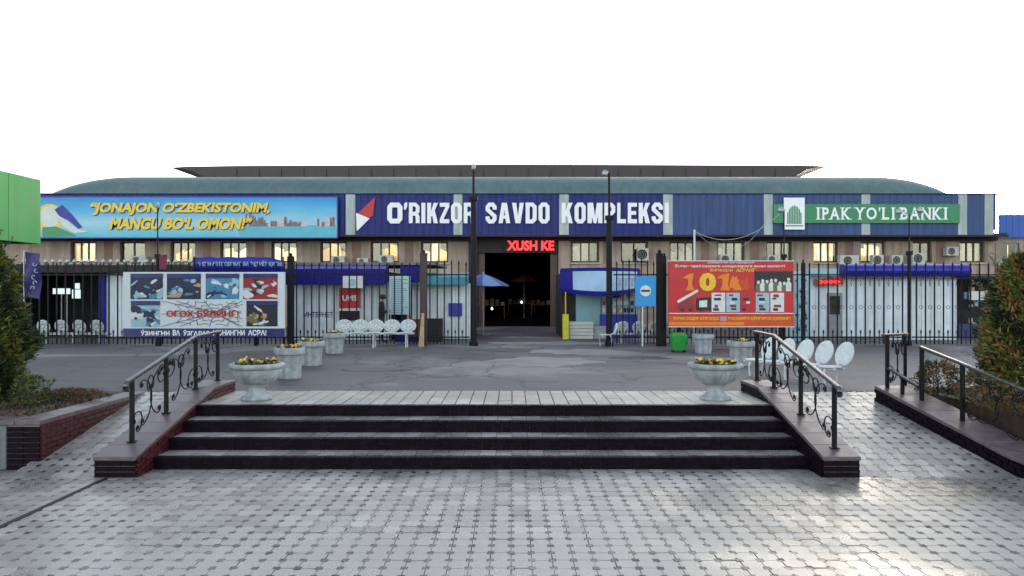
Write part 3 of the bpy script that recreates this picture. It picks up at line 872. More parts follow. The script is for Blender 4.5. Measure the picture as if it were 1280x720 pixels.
wbox(PX(PORT0, WD), PX(PORT1, WD), PZ(PORTY, WD), zt)
cur = BX0
for a, b_, s in WIN:
    xa, xb = PX(a, WD), PX(b_, WD)
    if cur < PX(PORT0, WD) < xa:
        wbox(cur, PX(PORT0, WD), zs, zh); cur = PX(PORT1, WD)
    wbox(cur, xa, zs, zh); cur = xb
wbox(cur, BX1, zs, zh)
m.box(BX1 - .3, BX1, WD + .35, WD + 28, UP - .02, zt)
m.box(BX0, BX0 + .3, WD + .35, WD + 28, UP - .02, zt)
part(m, 'wall', M_wall, hall)
m = MB()      # hall behind the entrance, its shade put into near-black walls and floor
x0, x1 = PX(PORT0, WD) - 6, PX(PORT1, WD) + 6
m.box(BX0 + .3, BX1 - .3, WD + 27.6, WD + 28, UP, zt)
m.box(BX0 + .3, BX1 - .3, WD + .36, WD + 27.6, zt - .05, zt + .1)
m.box(x0 - .2, x0, WD + 1.2, WD + 27.6, UP, zt - .05); m.box(x1, x1 + .2, WD + 1.2, WD + 27.6, UP, zt - .05)
m.box(BX0 + .3, PX(PORT0, WD) - .3, WD + 1.0, WD + 1.2, UP, zt - .05); m.box(PX(PORT1, WD) + .3, BX1 - .3, WD + 1.0, WD + 1.2, UP, zt - .05)
m.box(x0, x1, WD + .36, WD + 27.6, UP + .002, UP + .012)
part(m, 'dark_interior', M_room, hall)
for i, (a, b_, s) in enumerate(WIN):
    xa, xb = PX(a, WD), PX(b_, WD); yw = WD + .17
    f = MB(); fw = .07
    f.box(xa - .03, xa + fw, yw, yw + .07, zs - .03, zh + .03); f.box(xb - fw, xb + .03, yw, yw + .07, zs - .03, zh + .03)
    f.box(xa + fw, xb - fw, yw, yw + .07, zh - fw, zh + .03); f.box(xa + fw, xb - fw, yw, yw + .07, zs - .03, zs + fw)
    n = 3 if s != 'd' else 2
    fr = part(f, 'window', M_frame, hall)
    w = (xb - xa - 2 * fw) / n
    for k in range(1, n):
        mm = MB(); mm.box(xa + fw + w * k - .03, xa + fw + w * k + .03, yw - .004, yw + .065, zs + fw, zh - fw); part(mm, 'mullion', M_frame, fr)
    for k in range(n):
        mm = MB(); mm.box(xa + fw + w * k + .02, xa + fw + w * (k + 1) - .02, yw + .03, yw + .04, zs + fw - .01, zh - fw + .01)
        part(mm, 'pane', M_glass, fr)
        mt = {'c': M_glow_cream, 'g': M_glow_gold, 'p': M_glow_dim, 'd': M_room}[s]
        if (i * 7 + k * 3) % 5 == 0 and s in 'cgp': mt = M_glow_dim if s == 'p' else M_glow_gold
        if (i * 5 + k * 7) % 6 == 0 and s != 'c': mt = M_room
        rk = random.Random(i * 31 + k); yk = yw + .30 + k * .02
        top = zh + .1 if mt is M_room or rk.random() < .35 else zs + (zh - zs) * rk.uniform(.45, .95)
        xl, xr = xa + fw + w * k - .03, xa + fw + w * (k + 1) + .03
        mm = MB(); dt = rk.uniform(-.12, .12)      # folded curtain with uneven top edge; glow paints the reflection
        fold = [(xl + (xr - xl) * q / 10, yk + .012 * (q % 2)) for q in range(11)]
        mm.add([(u, v, zs - .1) for u, v in fold] + [(u, v, min(zh + .1, top + dt * (q - 5) / 5)) for q, (u, v) in enumerate(fold)], [(q, q + 1, 12 + q, 11 + q) for q in range(10)])
        part(mm, 'curtain', mt, fr, fix=False)
    mm = MB(); mm.box(xa - .08, xb + .08, WD - .10, WD + .1, zs - .07, zs - .03); part(mm, 'sill', M_pil, fr)
# stained strips beside windows
for px in (136, 259, 325, 446, 512, 760, 882, 944, 1062, 1176):
    mm = MB(); mm.pbox(px - 6, 300, px + 5, 330, WD - .006, .01); part(mm, 'wall_panel', M_wall2, hall)
# soffit of the overhanging fascia; dark lower box paints its shade on the wall
m = MB(); m.box(BX0, BX1, FD + .12, WD + .1, PZ(294, FD) , PZ(291, FD)); m.box(BX0, BX1, WD - .25, WD + .02, PZ(302, WD) + .02, PZ(294, FD)); part(m, 'soffit_and_shade', M_soffit, hall)
# fascia bays of ribbed sheet between pilasters
PIL = [(432, 444), (567, 578), (699, 711), (829, 841), (955, 966), (1077, 1088), (1198, 1209), (1231, 1242)]
zf0, zf1 = PZ(293.5, FD), PZ(243, FD)
def ribbed(x0, x1, y, z0, z1, pitch=.3, depth=.018):
    m = MB(); pts = []; x = x0
    while x < x1 - 1e-3:
        for dx, dy in ((0, 0), (pitch * .72, 0), (pitch * .78, depth), (pitch * .94, depth)):
            if x + dx < x1: pts.append((x + dx, y + dy))
        x += pitch
    pts.append((x1, y))
    n = len(pts)
    m.add([(a, b_, z0) for a, b_ in pts] + [(a, b_, z1) for a, b_ in pts], [(i, i + 1, n + i + 1, n + i) for i in range(n - 1)])
    m.box(x0, x1, y + .06, y + .12, z0, z1)
    return m
spans = []; px = BX0
for a, b_ in PIL:
    spans.append((px, PX(a, FD))); px = PX(b_, FD)
for i, (a, b_) in enumerate(spans):
    part(ribbed(a, b_, FD, zf0, zf1), 'fascia_panel', M_fascia if i < 4 else M_fascia2, hall, fix=False)
for a, b_ in PIL:
    mm = MB(); mm.pbox(a, 242.5, b_, 294, FD - .03, .2); part(mm, 'pilaster', M_pil, hall, bevel=.01)
m = MB(); m.box(BX0, BX1, FD - .05, FD + .3, zf1, zf1 + .05); part(m, 'fascia_cap', M_fascia, hall, bevel=.01)
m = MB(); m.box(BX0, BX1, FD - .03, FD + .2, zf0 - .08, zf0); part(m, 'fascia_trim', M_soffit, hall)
m = MB(); m.box(PX(1242, FD), PX(1242, FD) + .1, FD, WD + 28, zt, zf1); m.box(BX0 - .1, BX0, FD, WD + 28, zt, zf1); part(m, 'end_parapet', M_fascia2, hall)
# low curved roof
RX_0, RX_1, RY0, RY1 = PX(60, 33.7), PX(1188, 33.7), FD + .3, 52.0
zb, hh = zf1 - .12, PZ(221.5, 34.7) - (zf1 - .12)
m = MB(); nu, nv = 110, 40
def rz(x, y):
    def e(t): t = min(1, max(0, t)); return math.sqrt(max(0, 1 - (1 - t) ** 2))
    fx = min(e((x - RX_0) / 3.4), e((RX_1 - x) / 3.0)); fy = min(e((y - RY0) / 1.5), e((RY1 - y) / 3.2))
    return zb + hh * fx * fy
xsn = [RX_0 + (RX_1 - RX_0) * (i / nu) for i in range(nu + 1)]
xsn = sorted(set([RX_0 + 3.4 * (i / 12) ** 2 for i in range(12)] + [RX_1 - 3.0 * (i / 12) ** 2 for i in range(12)] + [RX_0 + 3.4 + (RX_1 - RX_0 - 6.4) * i / 60 for i in range(61)]))
ysn = [RY0 + 1.5 * (i / 14) ** 2 for i in range(15)] + [38, 42, 47, RY1 - 1.5, RY1 - .4, RY1]
nv = len(ysn)
m.add([(x, y, rz(x, y)) for x in xsn for y in ysn], [(i * nv + j, (i + 1) * nv + j, (i + 1) * nv + j + 1, i * nv + j + 1) for i in range(len(xsn) - 1) for j in range(nv - 1)])
roof = part(m, 'roof', M_roof, hall, smooth=True)
# raised upper roof with swept-up tips
UD = 42.0
poly = [(213, 209.5), (232, 208.3), (300, 207.2), (640, 205.5), (960, 206.3), (1015, 206.8), (1036, 207.6), (1020, 209.2), (1008, 212), (1000, 217), (992, 221), (255, 221), (247, 217.5), (240, 213.5), (230, 211)]
m = MB(); m.prism([(PX(a, UD), PZ(b_, UD)) for a, b_ in poly], 'y', UD, UD + 9); upper = part(m, 'upper_roof', M_roof_top, hall)
for px in range(270, 985, 28):
    mm = MB(); mm.pbox(px, 210.5, px + 25.5, 222, UD - .05, .06); part(mm, 'clerestory_panel', M_roof_top, upper)
# portal: dark header and side columns
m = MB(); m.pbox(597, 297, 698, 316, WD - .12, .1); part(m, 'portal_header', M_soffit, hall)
for a, b_ in ((586, 597), (698, 712)):
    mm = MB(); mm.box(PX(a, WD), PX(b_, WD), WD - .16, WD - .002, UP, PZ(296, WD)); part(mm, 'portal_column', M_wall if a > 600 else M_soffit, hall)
for a, b_ in ((598, 606), (688, 697)):
    mm = MB(); mm.box(PX(a, WD), PX(b_, WD), WD + .05, WD + .12, UP, PZ(316, WD)); part(mm, 'door_leaf', M_frame, hall)

# ------------------------------------------------------------------ signs on the hall
def block_letter(m, ch, x0, y0, W, H, d, dep):
    """heavy condensed capital drawn in photo pixels (x right, y down) on the plane y = d"""
    s = min(6.0, W * .36); l, r, T, Bt, M = s / 2, W - s / 2, s / 2 - .3, H - s / 2 + .3, H / 2; c = 3.0
    lay_ = [0]
    def poly(pts):
        m.ppoly([(x0 + u, y0 + v) for u, v in pts], d - lay_[0] * .0015, dep); lay_[0] += 1
    def stroke(path, closed=False, hw=None):
        hw = hw or s / 2; P_ = [Vector(p) for p in path]; n = len(P_); Lf, Rt = [], []
        for i in range(n):
            a_ = P_[i - 1] if (i or closed) else None; b_ = P_[(i + 1) % n] if (i < n - 1 or closed) else None
            d1 = (P_[i] - a_).normalized() if a_ is not None else (b_ - P_[i]).normalized()
            d2 = (b_ - P_[i]).normalized() if b_ is not None else d1
            n1, n2 = Vector((-d1.y, d1.x)), Vector((-d2.y, d2.x)); q = (n1 + n2).normalized(); k = hw / max(.4, q.dot(n1))
            Lf.append(P_[i] + q * k); Rt.append(P_[i] - q * k)
        yy = d - lay_[0] * .0015; lay_[0] += 1
        for i in range(n if closed else n - 1):
            j = (i + 1) % n; quad = [Lf[i], Lf[j], Rt[j], Rt[i]]
            m.prism([(PX(x0 + p.x, d), PZ(y0 + p.y, d)) for p in quad], 'y', yy, d + dep)
    def bar(u0, v0, u1, v1): poly([(u0, v0), (u1, v0), (u1, v1), (u0, v1)])
    if ch == 'O': stroke([(l, T + c), (l, Bt - c), (l + c * .8, Bt), (r - c * .8, Bt), (r, Bt - c), (r, T + c), (r - c * .8, T), (l + c * .8, T)], True)
    elif ch == 'D': stroke([(l, T), (r - c, T), (r, T + c), (r, Bt - c), (r - c, Bt), (l, Bt)], True)
    elif ch == 'S': stroke([(r, 8.6), (r, T + c), (r - c * .8, T), (l + c * .8, T), (l, T + c), (l, M - 4.2), (r, M + 4.2), (r, Bt - c), (r - c * .8, Bt), (l + c * .8, Bt), (l, Bt - c), (l, H - 8.6)])
    elif ch in 'PR':
        stroke([(l, T), (r - c, T), (r, T + c), (r, M + 1 - c), (r - c, M + 1), (l, M + 1)], True, s / 2 * .94); bar(0, M, s, H)
        if ch == 'R': poly([(W - s - 1, M + 2), (W - 1.2, M + 1.4), (W, M + 5), (W, H), (W - s, H), (W - s, M + 6)])
    elif ch == 'I': bar(0, 0, W, H)
    elif ch == 'L': bar(0, 0, s, H); bar(s, H - 5, W, H)
    elif ch == 'E': bar(0, 0, s, H); bar(s, 0, W, 5); bar(s, M - 2.4, W - 1, M + 2.2); bar(s, H - 5, W, H)
    elif ch == 'Z': bar(0, 0, W, 5); bar(0, H - 5, W, H); poly([(W - s * 1.1, 5), (W, 5), (s * 1.1, H - 5), (0, H - 5)])
    elif ch == 'K': bar(0, 0, s, H); poly([(s, M - 2), (W - s * 1.1, 0), (W, 0), (s * 1.35, M + 4), (s, M + 4)]); poly([(s * 1.2, M - 1), (s * 1.9, M - 4.5), (W, H), (W - s * 1.12, H)])
    elif ch in 'AV':
        f = (lambda v: v) if ch == 'A' else (lambda v: H - v)
        poly([(W / 2 - s * .6, f(0)), (W / 2 + s * .2, f(0)), (s * 1.0, f(H)), (0, f(H))]); poly([(W / 2 - s * .2, f(0)), (W / 2 + s * .6, f(0)), (W, f(H)), (W - s * 1.0, f(H))])
        if ch == 'A': bar(W * .26, H * .62, W * .74, H * .62 + 4)
    elif ch == 'M':
        bar(0, 0, s * .9, H); bar(W - s * .9, 0, W, H); poly([(s * .2, 0), (s * 1.15, 0), (W / 2 + 1.2, H), (W / 2 - 1.6, H)]); poly([(W - s * 1.15, 0), (W - s * .2, 0), (W / 2 + 1.6, H), (W / 2 - 1.2, H)])
    else: poly([(0, 3), (1.5, 0), (W, 0), (W, 5), (W * .5, 9), (0, 9)])
LW = {'I': 6, 'M': 22, '\u2018': 4, 'L': 13, 'E': 13.5, 'Z': 14.5, 'V': 17.5, 'A': 17.5}
def letters_sign(name, label, txts, d, depth, mt, bold):
    t = thing(name, label, 'sign', P((txts[0][1] + txts[-1][3]) / 2, txts[0][4], d))
    for s, x0, y0, x1, y1 in txts:
        ws = [LW.get(ch, 16.5) for ch in s]; gap = 2.3
        k = (x1 - x0 - gap * (len(s) - 1)) / sum(ws); x = x0
        for ch, w in zip(s, ws):
            m = MB(); block_letter(m, ch, x, y0, w * k, y1 - y0, d, depth); part(m, 'letter', mt, t)
            x += w * k + gap
    return t
M_let = mat('white_sign_letter', (.84, .87, .90), .4, .05, 3)
M_letg = mat('letter_side', (.1, .1, .12), .5)
letters_sign('sign_lettering', 'bold white capital letters across the blue fascia above the entrance',
             [('O', 484, 253.5, 503, 279), ('‘', 505, 253, 509, 262), ('RIKZOR', 511, 253.5, 593, 279), ('SAVDO', 607, 253.5, 687, 279), ('KOMPLEKSI', 702, 253.5, 836, 279)], FD - .075, .05, M_let, .095)
# logo of two triangles
t = thing('logo_emblem', 'red and white folded triangle emblem left of the white letters', 'emblem', P(456, 282, FD - .04))
m = MB(); m.ppoly([(447, 267), (469, 246), (466, 270), (461, 272)], FD - .04, .04); part(m, 'red_triangle', M_red, t)
m = MB(); m.ppoly([(446, 289), (445, 266), (462, 273)], FD - .04, .04); part(m, 'white_triangle', M_let, t)
# LED welcome sign in the portal
M_led = mat('red_led', (.3, .01, .01), .5, emit=(1, .02, .02, 1), es=.9)
t = thing('led_sign', 'red LED text sign in the dark header over the entrance', 'sign', P(664, 316, WD - .2))
m = MB(); m.pbox(629, 298.5, 696, 316, WD - .2, .07); part(m, 'panel', M_black, t)
m = MB(); ptext(m, 'XUSH KE', 634, 301, 692.5, 313, WD - .205, .01, 0, .03); part(m, 'lettering', M_led, t)
# bank sign
M_bank = mat('green_sign_sheet', (.03, .22, .10), .4, .1, 1)
t = thing('bank_sign', 'long green sign with white serif capitals on the right of the fascia', 'sign', P(1083, 279, FD - .1))
m = MB(); m.pbox(967, 255, 1200, 279, FD - .10, .05); part(m, 'panel', M_bank, t, bevel=.01)
SER = {'I': [(.5, 0), (.5, 1)], 'P': [(.12, 0), (.12, 1)], 'A': [(.06, 0), (.94, 0)], 'K': [(.12, 0), (.12, 1), (.92, 0), (.85, 1)], 'Y': [(.5, 0), (.06, 1), (.94, 1)],
       'L': [(.15, 0), (.15, 1)], 'B': [(.12, 0), (.12, 1)], 'N': [(.1, 0), (.06, 1), (.92, 1)]}
x_ = 1020.0; dd = FD - .104
for ch, w in (('I', 2.6), ('P', 8), ('A', 12), ('K', 11), (' ', 4), ('Y', 11), ('O', 13), ("'", 2), ('L', 8.5), ('I', 2.6), (' ', 4), ('B', 9), ('A', 12), ('N', 11.5), ('K', 11), ('I', 2.6)):
    if ch == ' ': x_ += w; continue
    y1_ = 264.5 if ch == "'" else 274.5
    if ch == 'I': x_ += 1.4
    m = MB(); ptext(m, ch, x_, 259.3, x_ + w, y1_, dd, .012, 0, .022)
    for fx, tp_ in SER.get(ch, []):
        c_ = x_ + w * fx; yy = 259.3 if tp_ else 273.4
        m.pbox(c_ - 2.7, yy, c_ + 2.7, yy + 1.1, dd - .013, .012)
    part(m, 'letter', M_let, t); x_ += w + (3.9 if ch == 'I' else 1.4 if ch == 'P' else 2.5)
t = thing('bank_logo_plate', 'white plate with green striped dome emblem on the bank sign', 'emblem', P(993, 287, FD - .14))
m = MB(); m.pbox(980, 247, 1006, 287, FD - .16, .05); part(m, 'plate', M_let, t, bevel=.01)
for k in range(-4, 5):
    h = 24 * math.sqrt(max(0, 1 - (k / 5.2) ** 2)); x = 993 + k * 2.05
    mm = MB(); mm.ppoly([(x - .75, 280), (x + .75, 280), (x + .75, 280 - h * .9), (x, 280 - h), (x - .75, 280 - h * .9)], FD - .166, .005); part(mm, 'stripe', M_bank, t)
mm = MB(); mm.ppoly([(982, 281.5), (1004, 281.5), (1004, 283), (982, 283)], FD - .166, .005); part(mm, 'base_line', M_bank, t)

# left sky-blue slogan banner
def banner_mat():
    m, N, L, b = node_mat('sky_blue_banner_print')
    tc = N.new('ShaderNodeTexCoord')
    mp = N.new('ShaderNodeMapping'); mp.inputs['Scale'].default_value = (.35, 1, 1.2)
    n = N.new('ShaderNodeTexNoise'); n.inputs['Scale'].default_value = 1; n.inputs['Detail'].default_value = 5
    L.new(tc.outputs['Object'], mp.inputs[0]); L.new(mp.outputs[0], n.inputs['Vector'])
    sp = N.new('ShaderNodeSeparateXYZ'); L.new(tc.outputs['Object'], sp.inputs[0])
    mr = N.new('ShaderNodeMapRange'); mr.inputs['From Min'].default_value = 0; mr.inputs['From Max'].default_value = 1.7
    L.new(sp.outputs['Z'], mr.inputs['Value'])
    cr = N.new('ShaderNodeValToRGB'); e = cr.color_ramp.elements
    e[0].position = 0; e[0].color = (.10, .48, .60, 1); e[1].position = 1; e[1].color = (.03, .27, .62, 1)
    x = e.new(.35); x.color = (.36, .62, .74, 1); x = e.new(.7); x.color = (.08, .42, .72, 1)
    ad = N.new('ShaderNodeMath'); ad.operation = 'ADD'; n2 = N.new('ShaderNodeMath'); n2.operation = 'MULTIPLY_ADD'
    n2.inputs[1].default_value = .6; n2.inputs[2].default_value = -.3
    L.new(n.outputs['Fac'], n2.inputs[0]); L.new(mr.outputs[0], ad.inputs[0]); L.new(n2.outputs[0], ad.inputs[1])
    L.new(ad.outputs[0], cr.inputs[0]); L.new(cr.outputs[0], b.inputs['Base Color']); b.inputs['Roughness'].default_value = .5
    return m
BD = FD - .22
t = thing('slogan_banner', 'sky-blue banner with yellow slogan on the left of the fascia', 'banner', P(237, 297, BD))
m = MB(); m.pbox(50, 246, 421, 297, BD, .06); part(m, 'sheet', banner_mat(), t)
m = MB(); m.pbox(49, 245, 422, 246.4, BD - .02, .1); m.pbox(49, 296.6, 422, 298, BD - .02, .1); m.pbox(421, 246.4, 422.5, 296.6, BD - .02, .1); part(m, 'frame', M_royal, t)
M_goldl = mat('gold_letter', (.80, .58, .05), .45, .06, 3)
M_shade = mat('letter_outline', (.02, .03, .10), .5)
for mt, off, y_ in ((M_shade, 1.0, BD - .004), (M_goldl, 0, BD - .010)):
    m = MB(); bo = .075 if off else .045
    ptext(m, '“JONAJON O‘ZBEKISTONIM,', 112 + off, 253 + off, 338 + off, 269 + off, y_, .004, 0, bo, .25)
    part(m, 'lettering', mt, t); m = MB()
    ptext(m, 'MANGU BO‘L OMON!”', 138 + off, 271.5 + off, 314 + off, 287 + off, y_, .004, 0, bo, .25)
    part(m, 'lettering', mt, t)
M_pale = mat('pale_print', (.62, .68, .66), .5, .08, 2); M_grn = mat('mid_green_print', (.06, .28, .12), .5, .1, 2)
m = MB(); m.disc(P(62, 272, BD - .005), 17 * BD / F, .004, 28); part(m, 'emblem_ring', M_goldl, t)
m = MB(); m.disc(P(62, 271, BD - .009), 13 * BD / F, .004, 28); part(m, 'emblem_field', M_pale, t)
m = MB(); m.ppoly([(68, 262), (78, 256), (90, 268), (103, 284), (98, 286), (86, 276), (74, 270)], BD - .012); part(m, 'blue_ribbon', M_royal, t)
m = MB(); m.ppoly([(70, 268), (84, 276), (96, 286), (110, 290), (92, 291), (78, 282)], BD - .015); part(m, 'white_ribbon', M_pale, t)
m = MB(); m.ppoly([(53, 284), (70, 283), (84, 289), (96, 295), (53, 296)], BD - .018); part(m, 'green_ribbon', M_grn, t)
M_cyan = mat('cyan_water_print', (.10, .45, .58), .5, .1, 2); M_city = mat('skyline_print', (.20, .14, .14), .5, .5, 6); M_city2 = mat('skyline_white_print', (.55, .52, .52), .5, .2, 6)
m = MB(); m.ppoly([(296, 284), (330, 282), (420, 281), (420, 295.5), (300, 295.5)], BD - .004); part(m, 'water_print', M_cyan, t)
rr = random.Random(4); cm = MB(); cw = MB(); x = 302
while x < 418:
    if not (382 < x < 396):
        h = rr.uniform(3, 11) + (7 if 305 < x < 318 or 404 < x < 412 else 0); w = rr.uniform(1.6, 4)
        (cw if rr.random() < .3 else cm).ppoly([(x, 283), (x + w, 283), (x + w, 283 - h), (x + w / 2, 283 - h - rr.uniform(0, 3)), (x, 283 - h)], BD - .008)
        x += w + .2
    else: x += 3
part(cm, 'skyline_print', M_city, t, kind='stuff'); part(cw, 'skyline_pale_print', M_city2, t, kind='stuff')

# neighbouring blue-roofed building at the far right
ND = 36.0
t = thing('neighbour_building', 'small building with bright blue parapet at the far right edge', 'building', P(1300, 330, ND))
xa, xb = PX(1245, ND), PX(1250, ND) + 14
zw0, zw1 = PZ(328, ND), PZ(304, ND); wx0, wx1 = PX(1250, ND), PX(1274, ND)
m = MB(); m.box(xa, wx0, ND, ND + .3, UP, PZ(292, ND)); m.box(wx1, xb, ND, ND + .3, UP, PZ(292, ND)); m.box(wx0, wx1, ND, ND + .3, UP, zw0); m.box(wx0, wx1, ND, ND + .3, zw1, PZ(292, ND)); m.box(xa, xb, ND + 5, ND + 10, UP, PZ(292, ND)); m.box(xb - .2, xb, ND + .3, ND + 5, UP, PZ(292, ND)); m.box(xa, xb, ND + .3, ND + 5, PZ(293, ND), PZ(292, ND)); part(m, 'wall', M_wall, t)
part(ribbed(xa, xb, ND - .3, PZ(297, ND - .3), PZ(268, ND - .3)), 'parapet', mat('bright_blue_sheet', (.02, .10, .42), .4, .1, 1), t, fix=False)
m = MB(); m.box(wx0, wx0 + .08, ND + .1, ND + .17, zw0, zw1); m.box(wx1 - .08, wx1, ND + .1, ND + .17, zw0, zw1); m.box(wx0 + .08, wx1 - .08, ND + .1, ND + .17, zw1 - .08, zw1); m.box(wx0 + .08, wx1 - .08, ND + .1, ND + .17, zw0, zw0 + .08); w_ = part(m, 'window', M_pil, t)
for k in range(2):
    w2 = (wx1 - wx0 - .16) / 2
    mm = MB(); mm.box(wx0 + .08 + w2 * k + .02, wx0 + .08 + w2 * (k + 1) - .02, ND + .13, ND + .14, zw0 + .07, zw1 - .07); part(mm, 'pane', M_glass, w_)
mm = MB(); mm.box(wx0 - .1, wx1 + .1, ND + .4, ND + .42, zw0 - .1, zw1 + .1); part(mm, 'curtain', M_glow_cream, w_)
# ------------------------------------------------------------------ iron fence along the market yard
FE = 22.2
kf = FE / F
def mk_picket(h, w=.016):
    m = MB(); m.box(-w, w, -w, w, .04, h - .14)
    m.add([(-w * 1.2, -w * 1.2, h - .14), (w * 1.2, -w * 1.2, h - .14), (w * 1.2, w * 1.2, h - .14), (-w * 1.2, w * 1.2, h - .14),
           (-.026, -.008, h - .09), (.026, -.008, h - .09), (.026, .008, h - .09), (-.026, .008, h - .09), (0, 0, h)],
          [(0, 1, 5, 4), (1, 2, 6, 5), (2, 3, 7, 6), (3, 0, 4, 7), (4, 5, 8), (5, 6, 8), (6, 7, 8), (7, 4, 8), (3, 2, 1, 0)])
    return mesh(m, 'picket', M_iron)
HT = (434 - 329) * kf
pick_me = mk_picket(HT)
short_me = mk_picket((436 - 415) * kf, .010)
rg = MB(); rg.tube([(.05 * math.cos(k * math.pi / 6), 0, .05 * math.sin(k * math.pi / 6)) for k in range(13)], .007, 5)
ring_me = mesh(rg, 'ring', M_iron, smooth=True)
sv = MB()
for s in (-1, 1):
    sv.tube([(s * x, 0, z) for x, z in spiral((.055, .03), .05, .012, 200, -120, 12)] , .006, 4); sv.tube([(s * .008, 0, -.16), (s * .02, 0, -.05), (s * .008, 0, .03)], .006, 4)
scroll_me = mesh(sv, 'top_scroll', M_iron, smooth=True)
def fence(px0, px1, label, step=10.6, rings=False, arch=0):
    t = thing('iron_fence', label, 'fence', P(px0, 434, FE), 'black iron fence sections')
    x0, x1 = PX(px0, FE), PX(px1, FE); n = max(2, round((px1 - px0) / step)); dx = (x1 - x0) / n
    for i in range(n):
        x = x0 + dx * (i + .5)
        sc = 1 + (arch * math.sin(math.pi * (i + .5) / n) if arch else 0)
        share(pick_me, 'picket', t, (x, FE, UP), None, (1, 1, sc))
        if i: share(short_me, 'short_picket', t, (x - dx / 2, FE, UP))
        if rings and i: share(ring_me, 'ring', t, (x - dx / 2, FE, PZ(384, FE)))
        if rings and i: share(scroll_me, 'top_scroll', t, (x - dx / 2, FE, PZ(351, FE)))
    for py in (343.5, 421.5):
        m = MB(); m.box(x0, x1, FE - .02, FE + .02, PZ(py, FE) - .02, PZ(py, FE) + .02); part(m, 'rail', M_iron, t)
    return t
fence(22, 196, 'black iron picket fence before the dark shop at far left')
fence(198, 361, 'black iron picket fence behind the white warning billboard')
fence(366, 526, 'black iron picket fence behind the white bench left of gate', 9.3)
fence(533, 587, 'closed black gate leaf left of the open entrance', 8.6, arch=.03)
fence(767, 821, 'black gate leaf with blue round sign right of the entrance', 8.2, True, arch=.05)
fence(832, 1002, 'black iron picket fence behind the red fire billboard')
fence(1006, 1134, 'black iron fence with rings before the white kiosk, left of lamp pole', 11.2, True)
fence(1140, 1275, 'black iron fence with rings right of the double lamp pole', 11.2, True)
M_post = mat('rusty_post', (.035, .016, .018), .5, .4, 10)
def fpost(px, ytop, w, label, mt=M_iron, cap=True):
    x = PX(px, FE); zt_ = PZ(ytop, FE); t = thing('fence_post', label, 'post', (x, FE, UP), 'square fence posts')
    m = MB(); m.box(x - w, x + w, FE - w, FE + w, UP, zt_); part(m, 'shaft', mt, t, bevel=.008)
    m = MB(); m.lathe((x, FE, zt_), [(w * 1.25, 0), (w * 1.25, .03), (w * .5, .05), (w * .6, .1), (w * .1, .14)], 10); part(m, 'finial', mt, t)
fpost(363.5, 322, .085, 'thick black fence post right of the white billboard')
fpost(529.5, 318, .10, 'rust-brown fence post with plank leaning on it', M_post)
fpost(824.5, 318, .09, 'black gate post just left of the red billboard')
fpost(830.5, 322, .05, 'thin black post touching the red billboard edge')
fpost(1004, 330, .05, 'thin black post right of the red billboard')
x = PX(529, FE); m = MB(); m.hexa([(x - .09, FE - .42, UP), (x + .07, FE - .42, UP), (x + .07, FE - .36, UP), (x - .09, FE - .36, UP)], [(x - .03, FE - .16, UP + .95), (x + .05, FE - .16, UP + .95), (x + .05, FE - .13, UP + .95), (x - .03, FE - .13, UP + .95)])
tag(part(m, 'plank', M_wood, at=(x, FE - .4, UP)), 'pale wooden plank leaning on the rust-brown fence post', 'plank')

def lamp_pole(px, ybase, ythick, ytop, w, label, heads, d=FE - .05):
    x = PX(px, d); t = thing('lamp_pole', label, 'lamp pole', (x, d, UP), 'thin lamp poles along the fence')
    m = MB(); m.tube([(x, d, UP), (x, d, PZ(ythick, d))], w, 10); m.tube([(x, d, UP), (x, d, UP + .12)], w * 1.5, 10); part(m, 'post', M_iron, t, smooth=False)
    m = MB(); m.tube([(x, d, PZ(ythick, d)), (x, d, PZ(ytop, d))], w * .42, 8); part(m, 'mast', M_iron, t)
    for dx, dz in heads:
        hx_ = x + dx; z = PZ(ytop, d) + dz
        m = MB(); m.tube([(x, d, PZ(ytop, d) - .1), (x + dx * .5, d, z - .02), (hx_, d, z)], .015, 6); part(m, 'arm', M_steel, t)
        m = MB(); m.lathe((hx_, d, z), [(.035, -.10), (.065, -.07), (.055, .03), (.03, .07), (.01, .09)], 12, sx=1.5 if dx else 1); part(m, 'lamp_head', M_pil if not dx else M_steel, t, smooth=True)
    m = MB(); m.box(x - w * 1.35, x + w * 1.35, d - w * 1.5, d + w * 1.2, PZ(ythick, d) - .02, PZ(ythick, d) + .10); part(m, 'collar', M_iron, t)
lamp_pole(592, 434, 250, 208, .085, 'tall black gate post topped by lamp left of the entrance', [(0, 0)])
lamp_pole(761.5, 437, 274, 216, .085, 'tall black gate post topped by pale lamp right of entrance', [(-.12, 0)])
lamp_pole(1136.5, 428, 318, 268, .05, 'lamp pole with two spread heads before the bank sign', [(-.30, .10), (.32, .14)])
lamp_pole(197, 430, 322, 256, .045, 'thin lamp pole rising before the yellow slogan at left', [(0, 0)])
lamp_pole(980, 430, 322, 262, .05, 'dark pole rising right of the red billboard', [(-.1, 0)], FE + 1)
# pale cable mast with sagging wires
d = 24.0; x = PX(868, d)
t = thing('cable_mast', 'thin white mast with sagging cable above the red billboard', 'pole', (x, d, UP))
m = MB(); m.tube([(x, d, UP), (x, d, PZ(287, d))], .03, 8); part(m, 'mast', M_white, t)
m = MB()
for q0, q1, sag in ((P(868, 288, d), P(960, 272, 30), .9), (P(868, 289, d), P(980, 262, FE + 1), .55)):
    m.tube([q0.lerp(q1, k / 14) - Vector((0, 0, sag * 4 * (k / 14) * (1 - k / 14))) for k in range(15)], .007, 5)
part(m, 'cable', M_steel, t)

